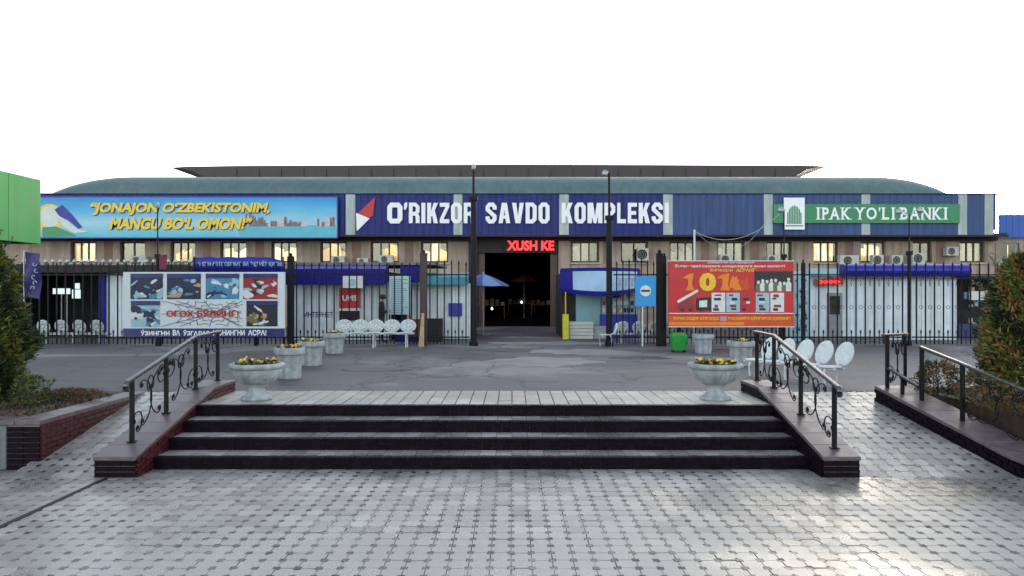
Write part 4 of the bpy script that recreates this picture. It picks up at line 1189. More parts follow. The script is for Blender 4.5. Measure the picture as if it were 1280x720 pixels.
# ------------------------------------------------------------------ billboards
def photo_print(parent, x0, y0, x1, y1, d, cols, seed, cap, capcol):
    """one printed picture: caption strip and loose shapes"""
    rnd = random.Random(seed)
    m = MB(); m.pbox(x0, y0, x1, y1, d - .005, .004, 0)
    o = d - .009
    for i in range(16):
        cx_, cy_ = rnd.uniform(x0 + 3, x1 - 3), rnd.uniform(y0 + 8, y1 - 3); q_ = 1 - i * .04; rx, ry = rnd.uniform(4, 14) * q_, rnd.uniform(2, 7) * q_; an = rnd.uniform(-.7, .7)
        pts = []
        for k in range(12):
            a = k * math.pi / 6; q = rnd.uniform(.6, 1.1)
            px = cx_ + (math.cos(a) * rx * math.cos(an) - math.sin(a) * ry * math.sin(an)) * q; py = cy_ + (math.cos(a) * rx * math.sin(an) + math.sin(a) * ry * math.cos(an)) * q
            pts.append((min(x1, max(x0, px)), min(y1, max(y0 + 5, py))))
        m.ppoly(pts, o - i * .0008, .0006, 1 + i % (len(cols) - 1))
    pr = part(m, 'picture', cols, parent)
    m = MB(); m.pbox(x0, y0, x1, y0 + 5.5, d - .022, .004); cs = part(m, 'caption_strip', capcol, pr)
    if cap:
        m = MB(); w = (x1 - x0); ptext(m, cap, x0 + w * .22, y0 + 1.3, x1 - w * .22, y0 + 4.3, d - .023, .002, 0, .03); part(m, 'caption', M_let, pr)
C_sky = mat('print_pale_blue', (.30, .48, .58), .5); C_nav = mat('print_dark_navy', (.012, .018, .06), .5); C_blk = mat('print_black', (.015, .015, .02), .5)
C_wht = mat('print_white', (.62, .66, .66), .5); C_tea = mat('print_teal_blue', (.05, .22, .38), .5); C_mar = mat('print_maroon', (.28, .02, .03), .5); C_oli = mat('print_olive', (.16, .14, .05), .5); C_skin = mat('print_skin', (.45, .28, .2), .5)
M_board = mat('billboard_white', (.60, .66, .70), .5, .05, 1)
D1 = 21.95
t = thing('warning_billboard', 'white billboard with five pictures, cobweb and red Cyrillic warning', 'billboard', P(255, 434, D1))
m = MB(); m.pbox(154, 340, 356, 421, D1, .08); part(m, 'board', M_board, t)
for px in (196, 318):
    m = MB(); m.box(PX(px, D1) - .05, PX(px, D1) + .05, D1 + .09, D1 + .19, UP, PZ(345, D1)); part(m, 'leg', M_iron, t)
pics = [(163, 342, 203.5, 374, [C_nav, C_sky, C_wht, C_blk, C_sky, C_tea]), (208.5, 342, 251, 374, [C_nav, C_tea, C_blk, C_sky, C_skin]), (257, 342, 299, 374, [C_tea, C_sky, C_nav, C_wht, C_tea]),
        (304, 342, 347, 374, [C_mar, C_wht, C_mar, C_sky, C_blk, C_wht]), (163.5, 376, 200, 409, [C_sky, C_nav, C_tea, C_nav, C_wht]), (308, 376, 347, 408, [C_blk, C_oli, C_wht, C_oli, C_blk, C_skin])]
for i, (x0, y0, x1, y1, cs_) in enumerate(pics):
    photo_print(t, x0, y0, x1, y1, D1, cs_, 20 + i, ['ТАЪМАГИРЛИК', 'ПОРАХЎРЛИК', 'ПОРА', 'КАЗИНО', 'ГИЁҲВАНДЛИК', ''][i] if False else '', M_navy)
m = MB(); C = (268, 391)
spokes = []
for k in range(13):
    a = math.pi * 2 * k / 13 + .2; spokes.append(a)
    e_ = (min(303, max(202, C[0] + 80 * math.cos(a))), min(408, max(376, C[1] + 38 * math.sin(a))))
    p0, p1 = P(C[0], C[1], D1 - .008), P(e_[0], e_[1], D1 - .008); m.tube([p0, p1], .009, 4)
for q in (8, 14, 21, 29):
    for k in range(13):
        a, b_ = spokes[k], spokes[(k + 1) % 13]
        if b_ < a: b_ += 2 * math.pi
        pts = []
        for j in range(5):
            w = a + (b_ - a) * j / 4; r_ = q * (1 - .22 * math.sin(math.pi * j / 4))
            x_, y_ = C[0] + r_ * 1.9 * math.cos(w), C[1] + r_ * .85 * math.sin(w)
            if 376 < y_ < 408 and 203 < x_ < 304: pts.append(P(x_, y_, D1 - .009))
        if len(pts) > 2: m.tube(pts, .008, 4)
part(m, 'cobweb_print', mat('web_grey_print', (.08, .10, .15), .5), t)
m = MB(); ptext(m, 'ОГОҲ БЎЛИНГ!', 208, 386, 298.5, 397.5, D1 - .016, .006, 0, .035); part(m, 'red_lettering', M_red, t)
m = MB(); m.pbox(154, 410.5, 356, 421.4, D1 - .006, .005); part(m, 'blue_band', M_navy, t)
for s_, a_, b_ in (('ЎЗИНГНИ', 176, 212), ('ВА', 216, 225), ('ЎЗГАЛАР', 229, 262), ('ЖОНИНГНИ', 266, 306), ('АСРА!', 310, 333)):
    m = MB(); ptext(m, s_, a_, 412.3, b_, 419.4, D1 - .008, .005, 0, .03); part(m, 'white_lettering', M_let, t)
# blue gathered banner over it
D2 = D1 + .35
t = thing('blue_banner', 'bright blue cloth banner with white writing above the white billboard', 'banner', P(298, 340, D2))
m = MB(); n = 40; vs_ = []
for i in range(n + 1):
    px = 241 + (356 - 241) * i / n; w = math.sin(i * .9) * .03
    top = 321.5 + (max(0, (i - 32)) * .55) + .5 * math.sin(i * .7)
    vs_ += [P(px, 340, D2) + Vector((0, w, 0)), P(px, top, D2) + Vector((0, w * .5, 0))]
m.add(vs_, [(2 * i, 2 * i + 2, 2 * i + 3, 2 * i + 1) for i in range(n)])
o_ = part(m, 'cloth', M_royal, t, smooth=True, fix=False); md = o_.modifiers.new('thick', 'SOLIDIFY'); md.thickness = .012; md.offset = 0
m = MB(); ptext(m, '21 СЕН АВТОСЕРВИС ВА ЭҲТИЁТ ҚИСМ', 246, 326, 352, 333.5, D2 - .04, .004, 0, .02); part(m, 'lettering', C_sky, t)
for px in (243, 354):
    m = MB(); m.tube([P(px, 436, D2), P(px, 321, D2)], .02, 6); part(m, 'pole', M_iron, t)

# red fire-safety billboard
D3 = 21.7
t = thing('fire_billboard', 'red fire-safety billboard with large yellow 101 before the fence', 'billboard', P(914, 434, D3))
m = MB(); m.pbox(836, 326.5, 992, 408, D3, .08); part(m, 'board', M_red, t)
m = MB(); m.pbox(835, 325.6, 993, 326.6, D3 - .02, .12); m.pbox(835, 408, 993, 409, D3 - .02, .12); part(m, 'frame', C_wht, t)
for px in (850, 978):
    m = MB(); m.box(PX(px, D3) - .05, PX(px, D3) + .05, D3 + .09, D3 + .19, UP, PZ(330, D3)); part(m, 'leg', M_iron, t)
m = MB(); m.pbox(836, 395, 992, 408, D3 - .006, .005); part(m, 'orange_band', mat('deep_orange_print', (.60, .07, .01), .45, .2, 1.5), t)
m = MB(); m.pbox(836, 402.5, 930, 406.5, D3 - .008, .005); part(m, 'yellow_band', M_orange, t)
m = MB(); m.pbox(836, 391.2, 992, 392.4, D3 - .006, .005); part(m, 'white_line', C_wht, t)
m = MB(); ptext(m, 'ЁНҒИН СОДИР БЎЛГАНДА', 842, 395.4, 899, 400.5, D3 - .010, .005, 0, .025); part(m, 'yellow_lettering', M_yellow, t); m = MB(); ptext(m, 'РАҚАМИГА ҚЎНҒИРОҚ ҚИЛИНГ!', 910, 395.4, 988, 400.5, D3 - .010, .005, 0, .025)
part(m, 'yellow_lettering', M_yellow, t); m = MB(); ptext(m, 'ЁНҒИНДАН', 888, 335.5, 916, 340, D3 - .010, .005, 0, .03); part(m, 'yellow_lettering', M_yellow, t); m = MB(); ptext(m, 'АСРАНГ', 920, 335.5, 944, 340, D3 - .010, .005, 0, .03); part(m, 'yellow_lettering', M_yellow, t)
m = MB(); m.pbox(900.5, 395.2, 908.5, 401, D3 - .010, .005); part(m, 'number_box', mat('lilac_print', (.45, .25, .4), .5), t)
m = MB(); ptext(m, 'Ёнғин хавфсизлиги қоидаларига амал қилинг!', 844, 330.2, 981, 335, D3 - .008, .005, 0, .03); part(m, 'white_lettering', C_wht, t); m = MB(); ptext(m, 'ХУРМАТЛИ ЮРТДОШЛАР', 884, 327.3, 943, 329.6, D3 - .008, .005, 0, .03); part(m, 'white_lettering', C_wht, t)
for ch, x0, x1, mt in (('1', 856, 866, M_orange), ('0', 874, 895, M_yellow), ('1', 899, 911, M_orange)):
    m = MB()
    if ch == '0': ptext(m, ch, x0, 341, x1, 364, D3 - .012, .006, 0, .06)
    else: m.ppoly([(x0 - 3, 347.5), (x0 + 3, 343.5), (x1 + 1, 341.5), (x1, 348), (x1 - 1, 356), (x1 + 2, 363), (x0 + 1, 363), (x0 + 4, 356), (x0 + 4, 348.5)], D3 - .018, .006)
    part(m, 'numeral', mt, t)
m = MB(); rnd = random.Random(9)
for i in range(9):      # printed flames
    cx_ = rnd.uniform(914, 942); b_ = rnd.uniform(358, 364); h = rnd.uniform(9, 20); w = rnd.uniform(3, 6)
    m.ppoly([(cx_ - w, b_), (cx_ - w * .8, b_ - h * .5), (cx_ - w * .1, b_ - h), (cx_ + w * .5, b_ - h * .55), (cx_ + w, b_)], D3 - .006 - i * .001, .001, i % 2)
part(m, 'flame_print', [M_orange, mat('flame_red_print', (.55, .06, .01), .5)], t)
m = MB(); rnd = random.Random(3)
m.pbox(943, 339, 991, 364, D3 - .005, .004, 0)
for i in range(8):      # printed crew in pale suits and helmets
    cx_ = 948 + i * 5.4; h = rnd.uniform(11, 18); mi = 1 + i % 2; y_ = D3 - .006 - i * .0012
    m.ppoly([(cx_ - 3.2, 364), (cx_ - 3.4, 364 - h * .55), (cx_ - 1.5, 364 - h * .75), (cx_ + 1.5, 364 - h * .75), (cx_ + 3.4, 364 - h * .55), (cx_ + 3.2, 364)], y_, .001, mi)
    m.ppoly([(cx_ + 2 * math.cos(k * .785), 364 - h * .88 + 2.2 * math.sin(k * .785)) for k in range(8)], y_ - .0006, .001, 2)
part(m, 'crew_print', [C_blk, C_oli, C_wht], t)
m = MB()                # printed fire engine with ladder
m.ppoly([(846, 376), (872, 361.5), (873, 364.5), (848, 379)], D3 - .010, .002, 1); m.ppoly([(848, 388), (848, 375), (866, 371), (868, 388)], D3 - .006, .002, 0); m.ppoly([(870, 388), (870, 373), (893, 371), (896, 388)], D3 - .006, .002, 2)
m.ppoly([(874, 384), (874, 376), (884, 375), (884, 384)], D3 - .009, .002, 1)
for cx_ in (853, 863, 876, 890): m.disc(P(cx_, 387.5, D3 - .012), 2.2 * D3 / F, .002, 12, 2)
part(m, 'engine_print', [C_mar, C_wht, C_blk], t)
for i in range(5):      # five printed leaflets
    x0 = 889.5 + i * 18.4; rnd = random.Random(40 + i)
    m = MB(); m.pbox(x0, 366, x0 + 17, 390, D3 - .014, .004, 0)
    for k in range(5):
        a = x0 + 1.2 + rnd.random() * 6; y_ = 368 + k * 4.3
        m.pbox(a, y_, min(a + rnd.uniform(4, 9), x0 + 16), y_ + rnd.uniform(2, 4), D3 - .016 - k * .0006, .002, 1 + k % 3)
    part(m, 'leaflet_print', [C_wht if i in (0, 4) else M_red if i in (2,) else C_sky, C_mar, C_nav, C_wht], t)

# round-mark sign on a white stake by the gate
D4 = 21.9
t = thing('round_mark_sign', 'sky-blue sign with white disc on a white stake before the gate leaf', 'sign', P(806, 434, D4))
m = MB(); m.pbox(794, 345, 820, 383, D4, .03); part(m, 'panel', mat('sky_blue_sign', (.01, .26, .62), .4, .06, 2), t, bevel=.01)
m = MB(); m.disc(P(807, 363.5, D4 - .004), 6.8 * D4 / F, .004, 28); part(m, 'disc', C_wht, t)
m = MB(); m.pbox(801.5, 362.3, 812.5, 364.8, D4 - .007, .003); part(m, 'dark_bar', C_blk, t)
m = MB(); m.tube([P(803, 434.5, D4 + .05), P(803, 350, D4 + .05)], .022, 8); part(m, 'stake', M_white, t)

# small red pennant on the left lamp pole
m = MB(); D5 = FE - .12; m.ppoly([(199, 319), (209, 318), (208, 335), (205, 337), (199, 336)], D5, .012); tag(part(m, 'pennant', mat('maroon_cloth', (.16, .02, .05), .7), at=P(199, 337, D5)), 'small maroon pennant hung on the thin left lamp pole', 'flag')
# ------------------------------------------------------------------ kiosks and stalls behind the fence
M_shut = mat('white_shutter', (.68, .76, .82), .5, .1, 3, streak=.2)
M_shutc = mat('pale_cyan_shutter', (.22, .42, .48), .45, .12, 3)
def ribwall(px0, py0, px1, d, parent, mt, name='shutter', pitch=4.2):
    """wall of separate upright sheet panels down to the ground"""
    px = px0
    while px < px1 - .5:
        b_ = min(px + pitch * 3, px1)
        m = MB(); a, c = PX(px, d), PX(b_, d); w = (c - a) / 3
        for k in range(3):
            m.box(a + w * k + .004, a + w * (k + 1) - .004, d + (.012 if k % 2 else 0), d + .06, UP + .02, PZ(py0, d))
        part(m, name, mt, parent); px = b_
K1 = 24.6
kz = lambda py, d=K1: PZ(py, d)
t = thing('phone_kiosk', 'long white kiosk with dark blue awning behind the left fence', 'kiosk', P(430, 425, K1))
ribwall(366, 352, 486, K1, t, M_shut)
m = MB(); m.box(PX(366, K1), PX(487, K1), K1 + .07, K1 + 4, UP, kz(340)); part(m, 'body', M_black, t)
m = MB(); m.prism([(K1 - .7, kz(356, K1 - .7)), (K1 - .7, kz(336, K1 - .7)), (K1 + .1, kz(331, K1)), (K1 + .1, kz(352))], 'x', PX(364, K1), PX(486, K1)); part(m, 'awning', M_blue, t, bevel=.03)
m = MB(); m.box(PX(364, K1), PX(545, K1), K1 + .12, K1 + 4.2, kz(331), kz(330) + .06); part(m, 'roof', M_concrete, t)
m = MB(); ptext(m, 'ИНТЕРНЕТ', 380, 390, 416, 396.5, K1 - .002, .004, 0, .02); part(m, 'lettering', M_navy, t)
D = K1 - .08
t = thing('red_phone_sign', 'red shop sign with white capitals and black base behind fence', 'sign', P(437, 402, D))
m = MB(); m.pbox(424, 360, 450.5, 385.5, D, .05); part(m, 'panel', M_red, t)
m = MB(); ptext(m, 'UMS', 428, 369, 446.5, 376, D - .001, .006, 0, .03); part(m, 'lettering', M_let, t)
m = MB(); m.pbox(424, 385.5, 450.5, 388.5, D - .004, .04); part(m, 'white_strip', C_wht, t)
m = MB(); m.pbox(424, 388.5, 449, 400.5, D, .05); part(m, 'black_panel', M_black, t)
m = MB(); m.pbox(428.5, 345, 453.5, 360, K1 - .76, .02); m.disc(P(440, 353, K1 - .768), 4.5 * K1 / F, .005, 16, 1); tag(part(m, 'poster', [C_wht, C_sky], at=P(441, 360, K1 - .76)), 'white poster with pale ring taped on the blue awning', 'poster')
D = K1 - .5
t = thing('notice_board', 'tall pale notice board of fine lines right of the standing person', 'notice board', P(500, 425, D))
m = MB(); m.pbox(486.5, 345, 513, 393, D, .04); part(m, 'panel', mat('pale_cyan_board', (.40, .55, .58), .5, .06, 2), t)
m = MB()
for k in range(19): m.pbox(489, 349 + k * 2.3, 489 + 21 * random.Random(k).uniform(.6, 1), 349.8 + k * 2.3, D - .003, .002)
part(m, 'text_lines', C_tea, t)
for px in (488, 511):
    m = MB(); m.box(PX(px, D) - .02, PX(px, D) + .02, D + .05, D + .09, UP, PZ(350, D)); part(m, 'leg', M_steel, t)

K2 = 25.0
t = thing('goods_stall', 'white stall with teal awning strip left of the entrance', 'stall', P(550, 424, K2))
ribwall(515, 354, 588, K2, t, M_shut, 'panel', 3.6)
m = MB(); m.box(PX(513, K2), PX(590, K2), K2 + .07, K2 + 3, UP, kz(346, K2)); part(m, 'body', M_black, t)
m = MB(); m.prism([(K2 - .6, kz(356, K2 - .6)), (K2 - .6, kz(346, K2 - .6)), (K2 + .1, kz(341, K2)), (K2 + .1, kz(352, K2))], 'x', PX(517, K2), PX(586, K2)); part(m, 'awning', mat('teal_awning', (.03, .22, .30), .5, .15, 3), t)
m = MB(); m.pbox(500, 333, 528, 352, K2 - .75, .5); part(m, 'blue_box_sign', M_blue, t)
m = MB(); m.box(PX(501, K2), PX(527, K2), K2 - 1.2, K2 - .7, UP, kz(399, K2)); part(m, 'blue_counter', M_blue, t, bevel=.01)
m = MB(); m.box(PX(531, K2), PX(556, K2), K2 - 1.1, K2 - .6, UP, kz(397, K2)); part(m, 'black_counter', M_black, t, bevel=.01)
m = MB(); m.pbox(560.5, 379, 577.5, 395, K2 - .1, .09); part(m, 'blue_panel', M_royal, t)
m = MB(); m.pbox(512, 399, 526, 422, K2 - 1.25, .03); part(m, 'crate_front', mat('brown_crate', (.10, .03, .02), .7), t)

def umbrella(px, py_rim, py_top, wpx, d, label, mt, n=8):
    c = P(px, py_rim, d); r = wpx * d / F / 2; h = (py_rim - py_top) * d / F
    t = thing('market_umbrella', label, 'umbrella', (c.x, d, UP), 'market umbrellas')
    m = MB()
    for k in range(n):
        a, b_ = 2 * math.pi * k / n, 2 * math.pi * (k + 1) / n; rows = 4; vs_ = []
        for j in range(rows + 1):
            q = j / rows
            for w in (0, .5, 1):
                an = a + (b_ - a) * w; rr_ = r * q * (1 if w != .5 else .955)
                vs_.append((c.x + rr_ * math.cos(an), d + rr_ * math.sin(an), c.z + h * (1 - q ** 1.25) - (.0 if w != .5 else .02 * q)))
        m.add(vs_, [(j * 3 + w, j * 3 + w + 1, j * 3 + w + 4, j * 3 + w + 3) for j in range(rows) for w in (0, 1)], k % 2)
    o = part(m, 'canopy', mt, t, fix=False); md = o.modifiers.new('thick', 'SOLIDIFY'); md.thickness = .01
    m = MB(); m.tube([(c.x, d, UP), (c.x, d, c.z + h + .08)], .022, 8); part(m, 'pole', M_steel, t)
    for k in range(n):
        a = 2 * math.pi * k / n; mm = MB(); mm.tube([(c.x, d, c.z + h * .75), (c.x + r * .96 * math.cos(a), d + r * .96 * math.sin(a), c.z + .01)], .007, 4); part(mm, 'rib', M_steel, t)
    m = MB(); m.lathe((c.x, d, UP), [(.24, 0), (.24, .05), (.05, .08)], 16); part(m, 'base', M_concrete, t)
M_umb = mat('light_blue_canvas', (.10, .22, .45), .6, .1, 4); M_umb2 = mat('blue_canvas', (.03, .07, .30), .6, .1, 4)
umbrella(604, 357.5, 342.5, 66, 27.5, 'light blue and dark blue market umbrella left of the entrance', [M_umb, M_umb2])
umbrella(716, 357, 336, 46, 29.5, 'dark blue market umbrella behind the kiosk right of the entrance', [M_blue, M_umb2])
umbrella(655, 352, 343, 40, 44, 'dim orange umbrella deep inside the dark entrance hall', [mat('dull_orange_canvas', (.4, .12, .04), .7), mat('dull_yellow_canvas', (.45, .3, .06), .7)])

# kiosk with curved light-blue sign, right of the entrance
K3 = 26.0
t = thing('curved_kiosk', 'kiosk with curved pale blue sign awning right of the entrance', 'kiosk', P(755, 422, K3))
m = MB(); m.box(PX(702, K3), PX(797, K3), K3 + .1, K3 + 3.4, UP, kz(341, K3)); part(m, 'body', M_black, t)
m = MB(); n = 20
vs_ = []; fs_ = []
def bow(u): return -.9 * math.sin(math.pi * u) - .25
for i in range(n + 1):
    u = i / n; px = 700 + 98 * u; sag = 7 * math.sin(math.pi * min(1, u * 1.05)) 
    for py in (337.5, 340, 360 + sag * .6, 364.5 + sag * .8): vs_.append(P(px, py, K3) + Vector((0, bow(u) + (.0 if py < 350 else -.12), 0)))
mi = []
for i in range(n):
    for j in range(3):
        m.add([], []); m.f.append([i * 4 + j, (i + 1) * 4 + j, (i + 1) * 4 + j + 1, i * 4 + j + 1]); m.m.append(1 if j == 1 and 2 < i < n - 1 else 0)
m.v = [tuple(v) for v in vs_]
o = part(m, 'curved_sign', [M_blue, mat('pale_blue_sign', (.30, .46, .66), .45, .15, 2)], t, fix=False); md = o.modifiers.new('thick', 'SOLIDIFY'); md.thickness = .03
m = MB(); vs_ = [P(700 + 98 * i / n, 337.5, K3) + Vector((0, bow(i / n), 0)) for i in range(n + 1)] + [P(798 - 98 * i / n, 336, K3) + Vector((0, 3.3, 0)) for i in range(2)]
vs2 = [v + Vector((0, 0, .05)) for v in vs_]; m.hexa(vs_, vs2); part(m, 'roof', M_blue, t)
m = MB(); m.pbox(720, 362, 751, 421, K3, .09)
part(m, 'shutter_back', M_shutc, t)
for k in range(9):
    mm = MB(); mm.pbox(720.5, 364 + k * 4, 750.5, 367.6 + k * 4, K3 - .02, .02); part(mm, 'shutter_slat', M_shutc, t)
m = MB(); m.pbox(751, 393, 797, 423, K3 - .35, .4); part(m, 'blue_counter', M_royal, t, bevel=.01)
m = MB(); m.pbox(752, 361, 796, 393, K3 + .03, .06); part(m, 'display_back', C_sky, t)
rnd = random.Random(12)
for r_ in range(3):
    for q in range(9):
        px = 755 + q * 4.4; mm = MB(); w = rnd.uniform(1.4, 1.9)
        mm.pbox(px - w, 367 + r_ * 9, px + w, 372.5 + r_ * 9, K3 - .02 , .04); part(mm, 'goods', [C_wht, M_red, C_skin, C_nav, M_orange, C_wht][rnd.randrange(6)], t)
D = 25.3
t = thing('crate_stack', 'stack of white slatted boxes before the cyan shutter', 'crate', P(727, 421, D))
for k in range(5):
    m = MB(); m.box(PX(712, D) + .01 * (k % 2), PX(742, D) + .01 * (k % 2), D, D + .5, UP + .115 * k + .003, UP + .115 * (k + 1) - .006); part(m, 'box', mat('off_white_card', (.50, .52, .48), .7, .1, 5), t, bevel=.01)
m = MB(); m.box(PX(743, D), PX(758, D), D + .1, D + .5, UP, UP + .42); tag(part(m, 'carton', mat('grey_card', (.32, .33, .35), .7, .15, 5), at=P(750, 421, D), bevel=.01), 'grey carton right of the white slatted boxes', 'carton')
D = 25.1
t = thing('yellow_stand', 'narrow yellow stand with thin pole left of the white boxes', 'stand', P(707, 421, D))
m = MB(); m.box(PX(703.5, D), PX(711, D), D, D + .2, UP, PZ(393, D)); part(m, 'body', mat('lime_yellow_paint', (.55, .52, .02), .5), t, bevel=.01)
m = MB(); m.tube([P(707, 394, D + .1), P(707, 365, D + .1)], .02, 6); part(m, 'pole', M_yellow, t)

# white kiosk with blue bullnose awning on the right
K4 = 24.6
t = thing('white_kiosk', 'long white panelled kiosk with rolled blue awning behind the right fence', 'kiosk', P(1100, 425, K4))
ribwall(1012, 345, 1196, K4, t, M_shut, 'wall_panel', 4.0)
m = MB(); m.box(PX(1012, K4), PX(1196, K4), K4 + .07, K4 + 3, UP, kz(338)); part(m, 'body', M_shut, t)
r_ = 8.5 * K4 / F; cy = K4 - .25; cz = kz(339)
prof = [(cy + .25, cz + r_)] + [(cy - r_ * 1.2 * math.sin(a), cz + r_ * math.cos(a)) for a in [k * math.pi / 10 for k in range(0, 11)]] + [(cy + .25, cz - r_)]
m = MB(); m.prism(prof, 'x', PX(1049, K4), PX(1203, K4)); part(m, 'bullnose_awning', mat('glossy_blue_awning', (.008, .010, .30), .3, .15, 3), t)
m = MB(); m.pbox(1012, 336, 1048, 345, K4 - .3, .3); part(m, 'pale_sign_box', C_sky, t, bevel=.01)
m = MB(); m.pbox(1034, 366, 1053, 421, K4 - .03, .03); dr = part(m, 'door', mat('grey_door', (.22, .24, .27), .5, .15, 4), t)
m = MB(); m.pbox(1037, 370, 1050, 393, K4 - .036, .006); part(m, 'door_pane', M_glass_dark, dr)
m = MB(); m.tube([P(1051.5, 397, K4 - .06), P(1051.5, 391, K4 - .06)], .012, 6); part(m, 'handle', M_steel, dr)
m = MB(); m.box(PX(1010, K4), PX(1100, K4), K4 - .5, K4 - .04, UP, UP + .09); part(m, 'step', M_concrete, t)
D = K4 - .2
t = thing('led_ticker', 'tilted red LED ticker on the white kiosk door corner', 'sign', P(1037, 358, D))
m = MB(); a = [P(1020, 349.5, D), P(1053.5, 345.5, D), P(1054, 355, D), P(1021, 358, D)]; m.hexa(a, [p + Vector((0, .08, 0)) for p in a]); part(m, 'case', M_red, t)
m = MB(); ptext(m, '>>>>', 1025, 350, 1050, 354.5, D - .004, .004, 0, .03); part(m, 'lit_dots', M_led, t)
# patterned blue-white poster panel and goods right of the red billboard
D = 24.3
t = thing('patterned_poster', 'blue and white patterned poster panel between red billboard and white kiosk', 'poster', P(1001, 425, D))
m = MB(); m.box(PX(993, D), PX(1011, D), D, D + .1, UP, PZ(345, D)); part(m, 'panel', C_sky, t)
m = MB(); rnd = random.Random(5)
for k in range(60):
    px, py = rnd.uniform(994, 1007), rnd.uniform(347, 415); w = rnd.uniform(1, 3.2)
    m.ppoly([(px, py), (px + w, py - 1), (px + w * 1.1, py + 2), (px + .4, py + 2.5)], D - .004 - k * .0004, .0004, k % 3)
part(m, 'pattern_print', [C_tea, C_nav, C_wht], t, kind='stuff')
# dark stall with posters at the right end
D = 25.5
t = thing('dark_stall', 'dark open stall with hanging goods right of the white kiosk', 'stall', P(1220, 424, D))
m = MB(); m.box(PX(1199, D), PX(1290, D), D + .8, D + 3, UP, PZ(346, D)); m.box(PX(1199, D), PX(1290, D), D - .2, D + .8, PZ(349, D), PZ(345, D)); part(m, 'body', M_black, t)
rnd = random.Random(8)
for k in range(16):
    px, py = rnd.uniform(1203, 1262), rnd.uniform(353, 405); w, h = rnd.uniform(2, 7), rnd.uniform(3, 9)
    mm = MB(); mm.pbox(px, py, px + w, py + h, D + .3 + rnd.random() * .3, .08); part(mm, 'hanging_goods', [C_wht, C_sky, C_tea, M_royal, C_skin, M_navy, C_blk][rnd.randrange(7)], t)
m = MB(); m.pbox(1212, 364, 1231, 375, D + .1, .04); part(m, 'white_poster', C_wht, t)
m = MB(); m.pbox(1199, 405, 1262, 424, D + .05, .5); part(m, 'counter', M_navy, t)

# dark shop at far left
D = 25.5
t = thing('dark_shop', 'dark open shop with black canopy behind the far left fence', 'shop', P(95, 424, D))
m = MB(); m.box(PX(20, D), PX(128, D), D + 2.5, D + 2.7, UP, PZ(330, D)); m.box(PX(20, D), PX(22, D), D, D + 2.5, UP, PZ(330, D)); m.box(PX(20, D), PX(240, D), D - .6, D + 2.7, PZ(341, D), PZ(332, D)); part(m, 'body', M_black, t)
for k in range(24):
    mm = MB(); x = PX(30 + k * 9, D - .62); mm.lathe((x, D - .62, PZ(332, D)), [(.03, 0), (.07, .10), (.05, .17), (.0, .2)], 6); part(mm, 'crest_leaf', M_steel, t)
m = MB(); m.pbox(123, 341, 131, 424, D - .1, .3); part(m, 'blue_pillar', M_blue, t)
ribwall(132, 342, 240, D, t, M_shut, 'shutter', 5)
m = MB(); m.box(PX(132, D), PX(240, D), D + .07, D + 2.5, UP, PZ(341, D)); part(m, 'shutter_body', M_black, t)
M_glow = mat('pale_sign_glow', (.3, .36, .36), .6, emit=(.6, .75, .75, 1), es=.22)  # white sign panes carry a faint emission of their own
t = thing('shop_window_sign', 'pale window sign inside the dark shop', 'light box', P(82, 372, D + 1))
for (a, b_, c, e_) in ((66, 360.5, 73, 367.5), (74, 360.5, 80, 367.5), (81, 360.5, 87, 367.5), (90, 362, 100, 373), (93, 354, 99, 361)):
    mm = MB(); mm.pbox(a, b_, c, e_, D + 1, .04); part(mm, 'sign_pane', M_glow, t)
m = MB(); m.tube([P(77, 368, D + 1.05), P(77, 424, D + 1.05)], .02, 6); m.tube([P(84, 368, D + 1.05), P(84, 424, D + 1.05)], .02, 6); part(m, 'stand', M_steel, t)

# goods deep in the entrance hall
rnd = random.Random(31)
for k, (px, d, lab) in enumerate(((612, 44, 'dim goods table at the left inside the entrance hall'), (652, 50, 'dim goods table at the middle back of the entrance hall'), (682, 46, 'dim goods table at the right inside the entrance hall'))):
    x = PX(px, d); t = thing('goods_table', lab, 'table', (x, d, UP))
    m = MB(); m.box(x - .9, x + .9, d - .4, d + .4, UP + .74, UP + .79); part(m, 'top', M_wood, t)
    for sx in (-.85, .85):
        for sy in (-.35, .35): mm = MB(); mm.box(x + sx - .025, x + sx + .025, d + sy - .025, d + sy + .025, UP + .012, UP + .74); part(mm, 'leg', M_wood, t)
    for q in range(6):
        mm = MB(); xx = x - .75 + q * .3; mm.box(xx - .11, xx + .11, d - .2, d + .2, UP + .79, UP + .79 + rnd.uniform(.15, .4)); part(mm, 'goods', [C_wht, C_skin, M_red, C_oli][rnd.randrange(4)], t, bevel=.02)
M_bulb = mat('lit_bulb', (.8, .8, .7), .5, emit=(1, .95, .8, 1), es=2)
for px, py, d, lab in ((615, 386, 40, 'lit bare bulb low at the left inside the dark entrance'), (652, 378, 46, 'lit bare bulb further back inside the dark entrance')):
    p = P(px, py, d); t = thing('hanging_bulb', lab, 'lamp', p)
    m = MB(); m.lathe(p, [(.01, -.05), (.04, -.03), (.045, 0), (.025, .05), (.02, .08)], 10); part(m, 'bulb', M_bulb, t, smooth=True)
    m = MB(); m.tube([p + Vector((0, 0, .07)), (p.x, p.y, zt - .05)], .006, 4); part(m, 'cable', M_black, t)

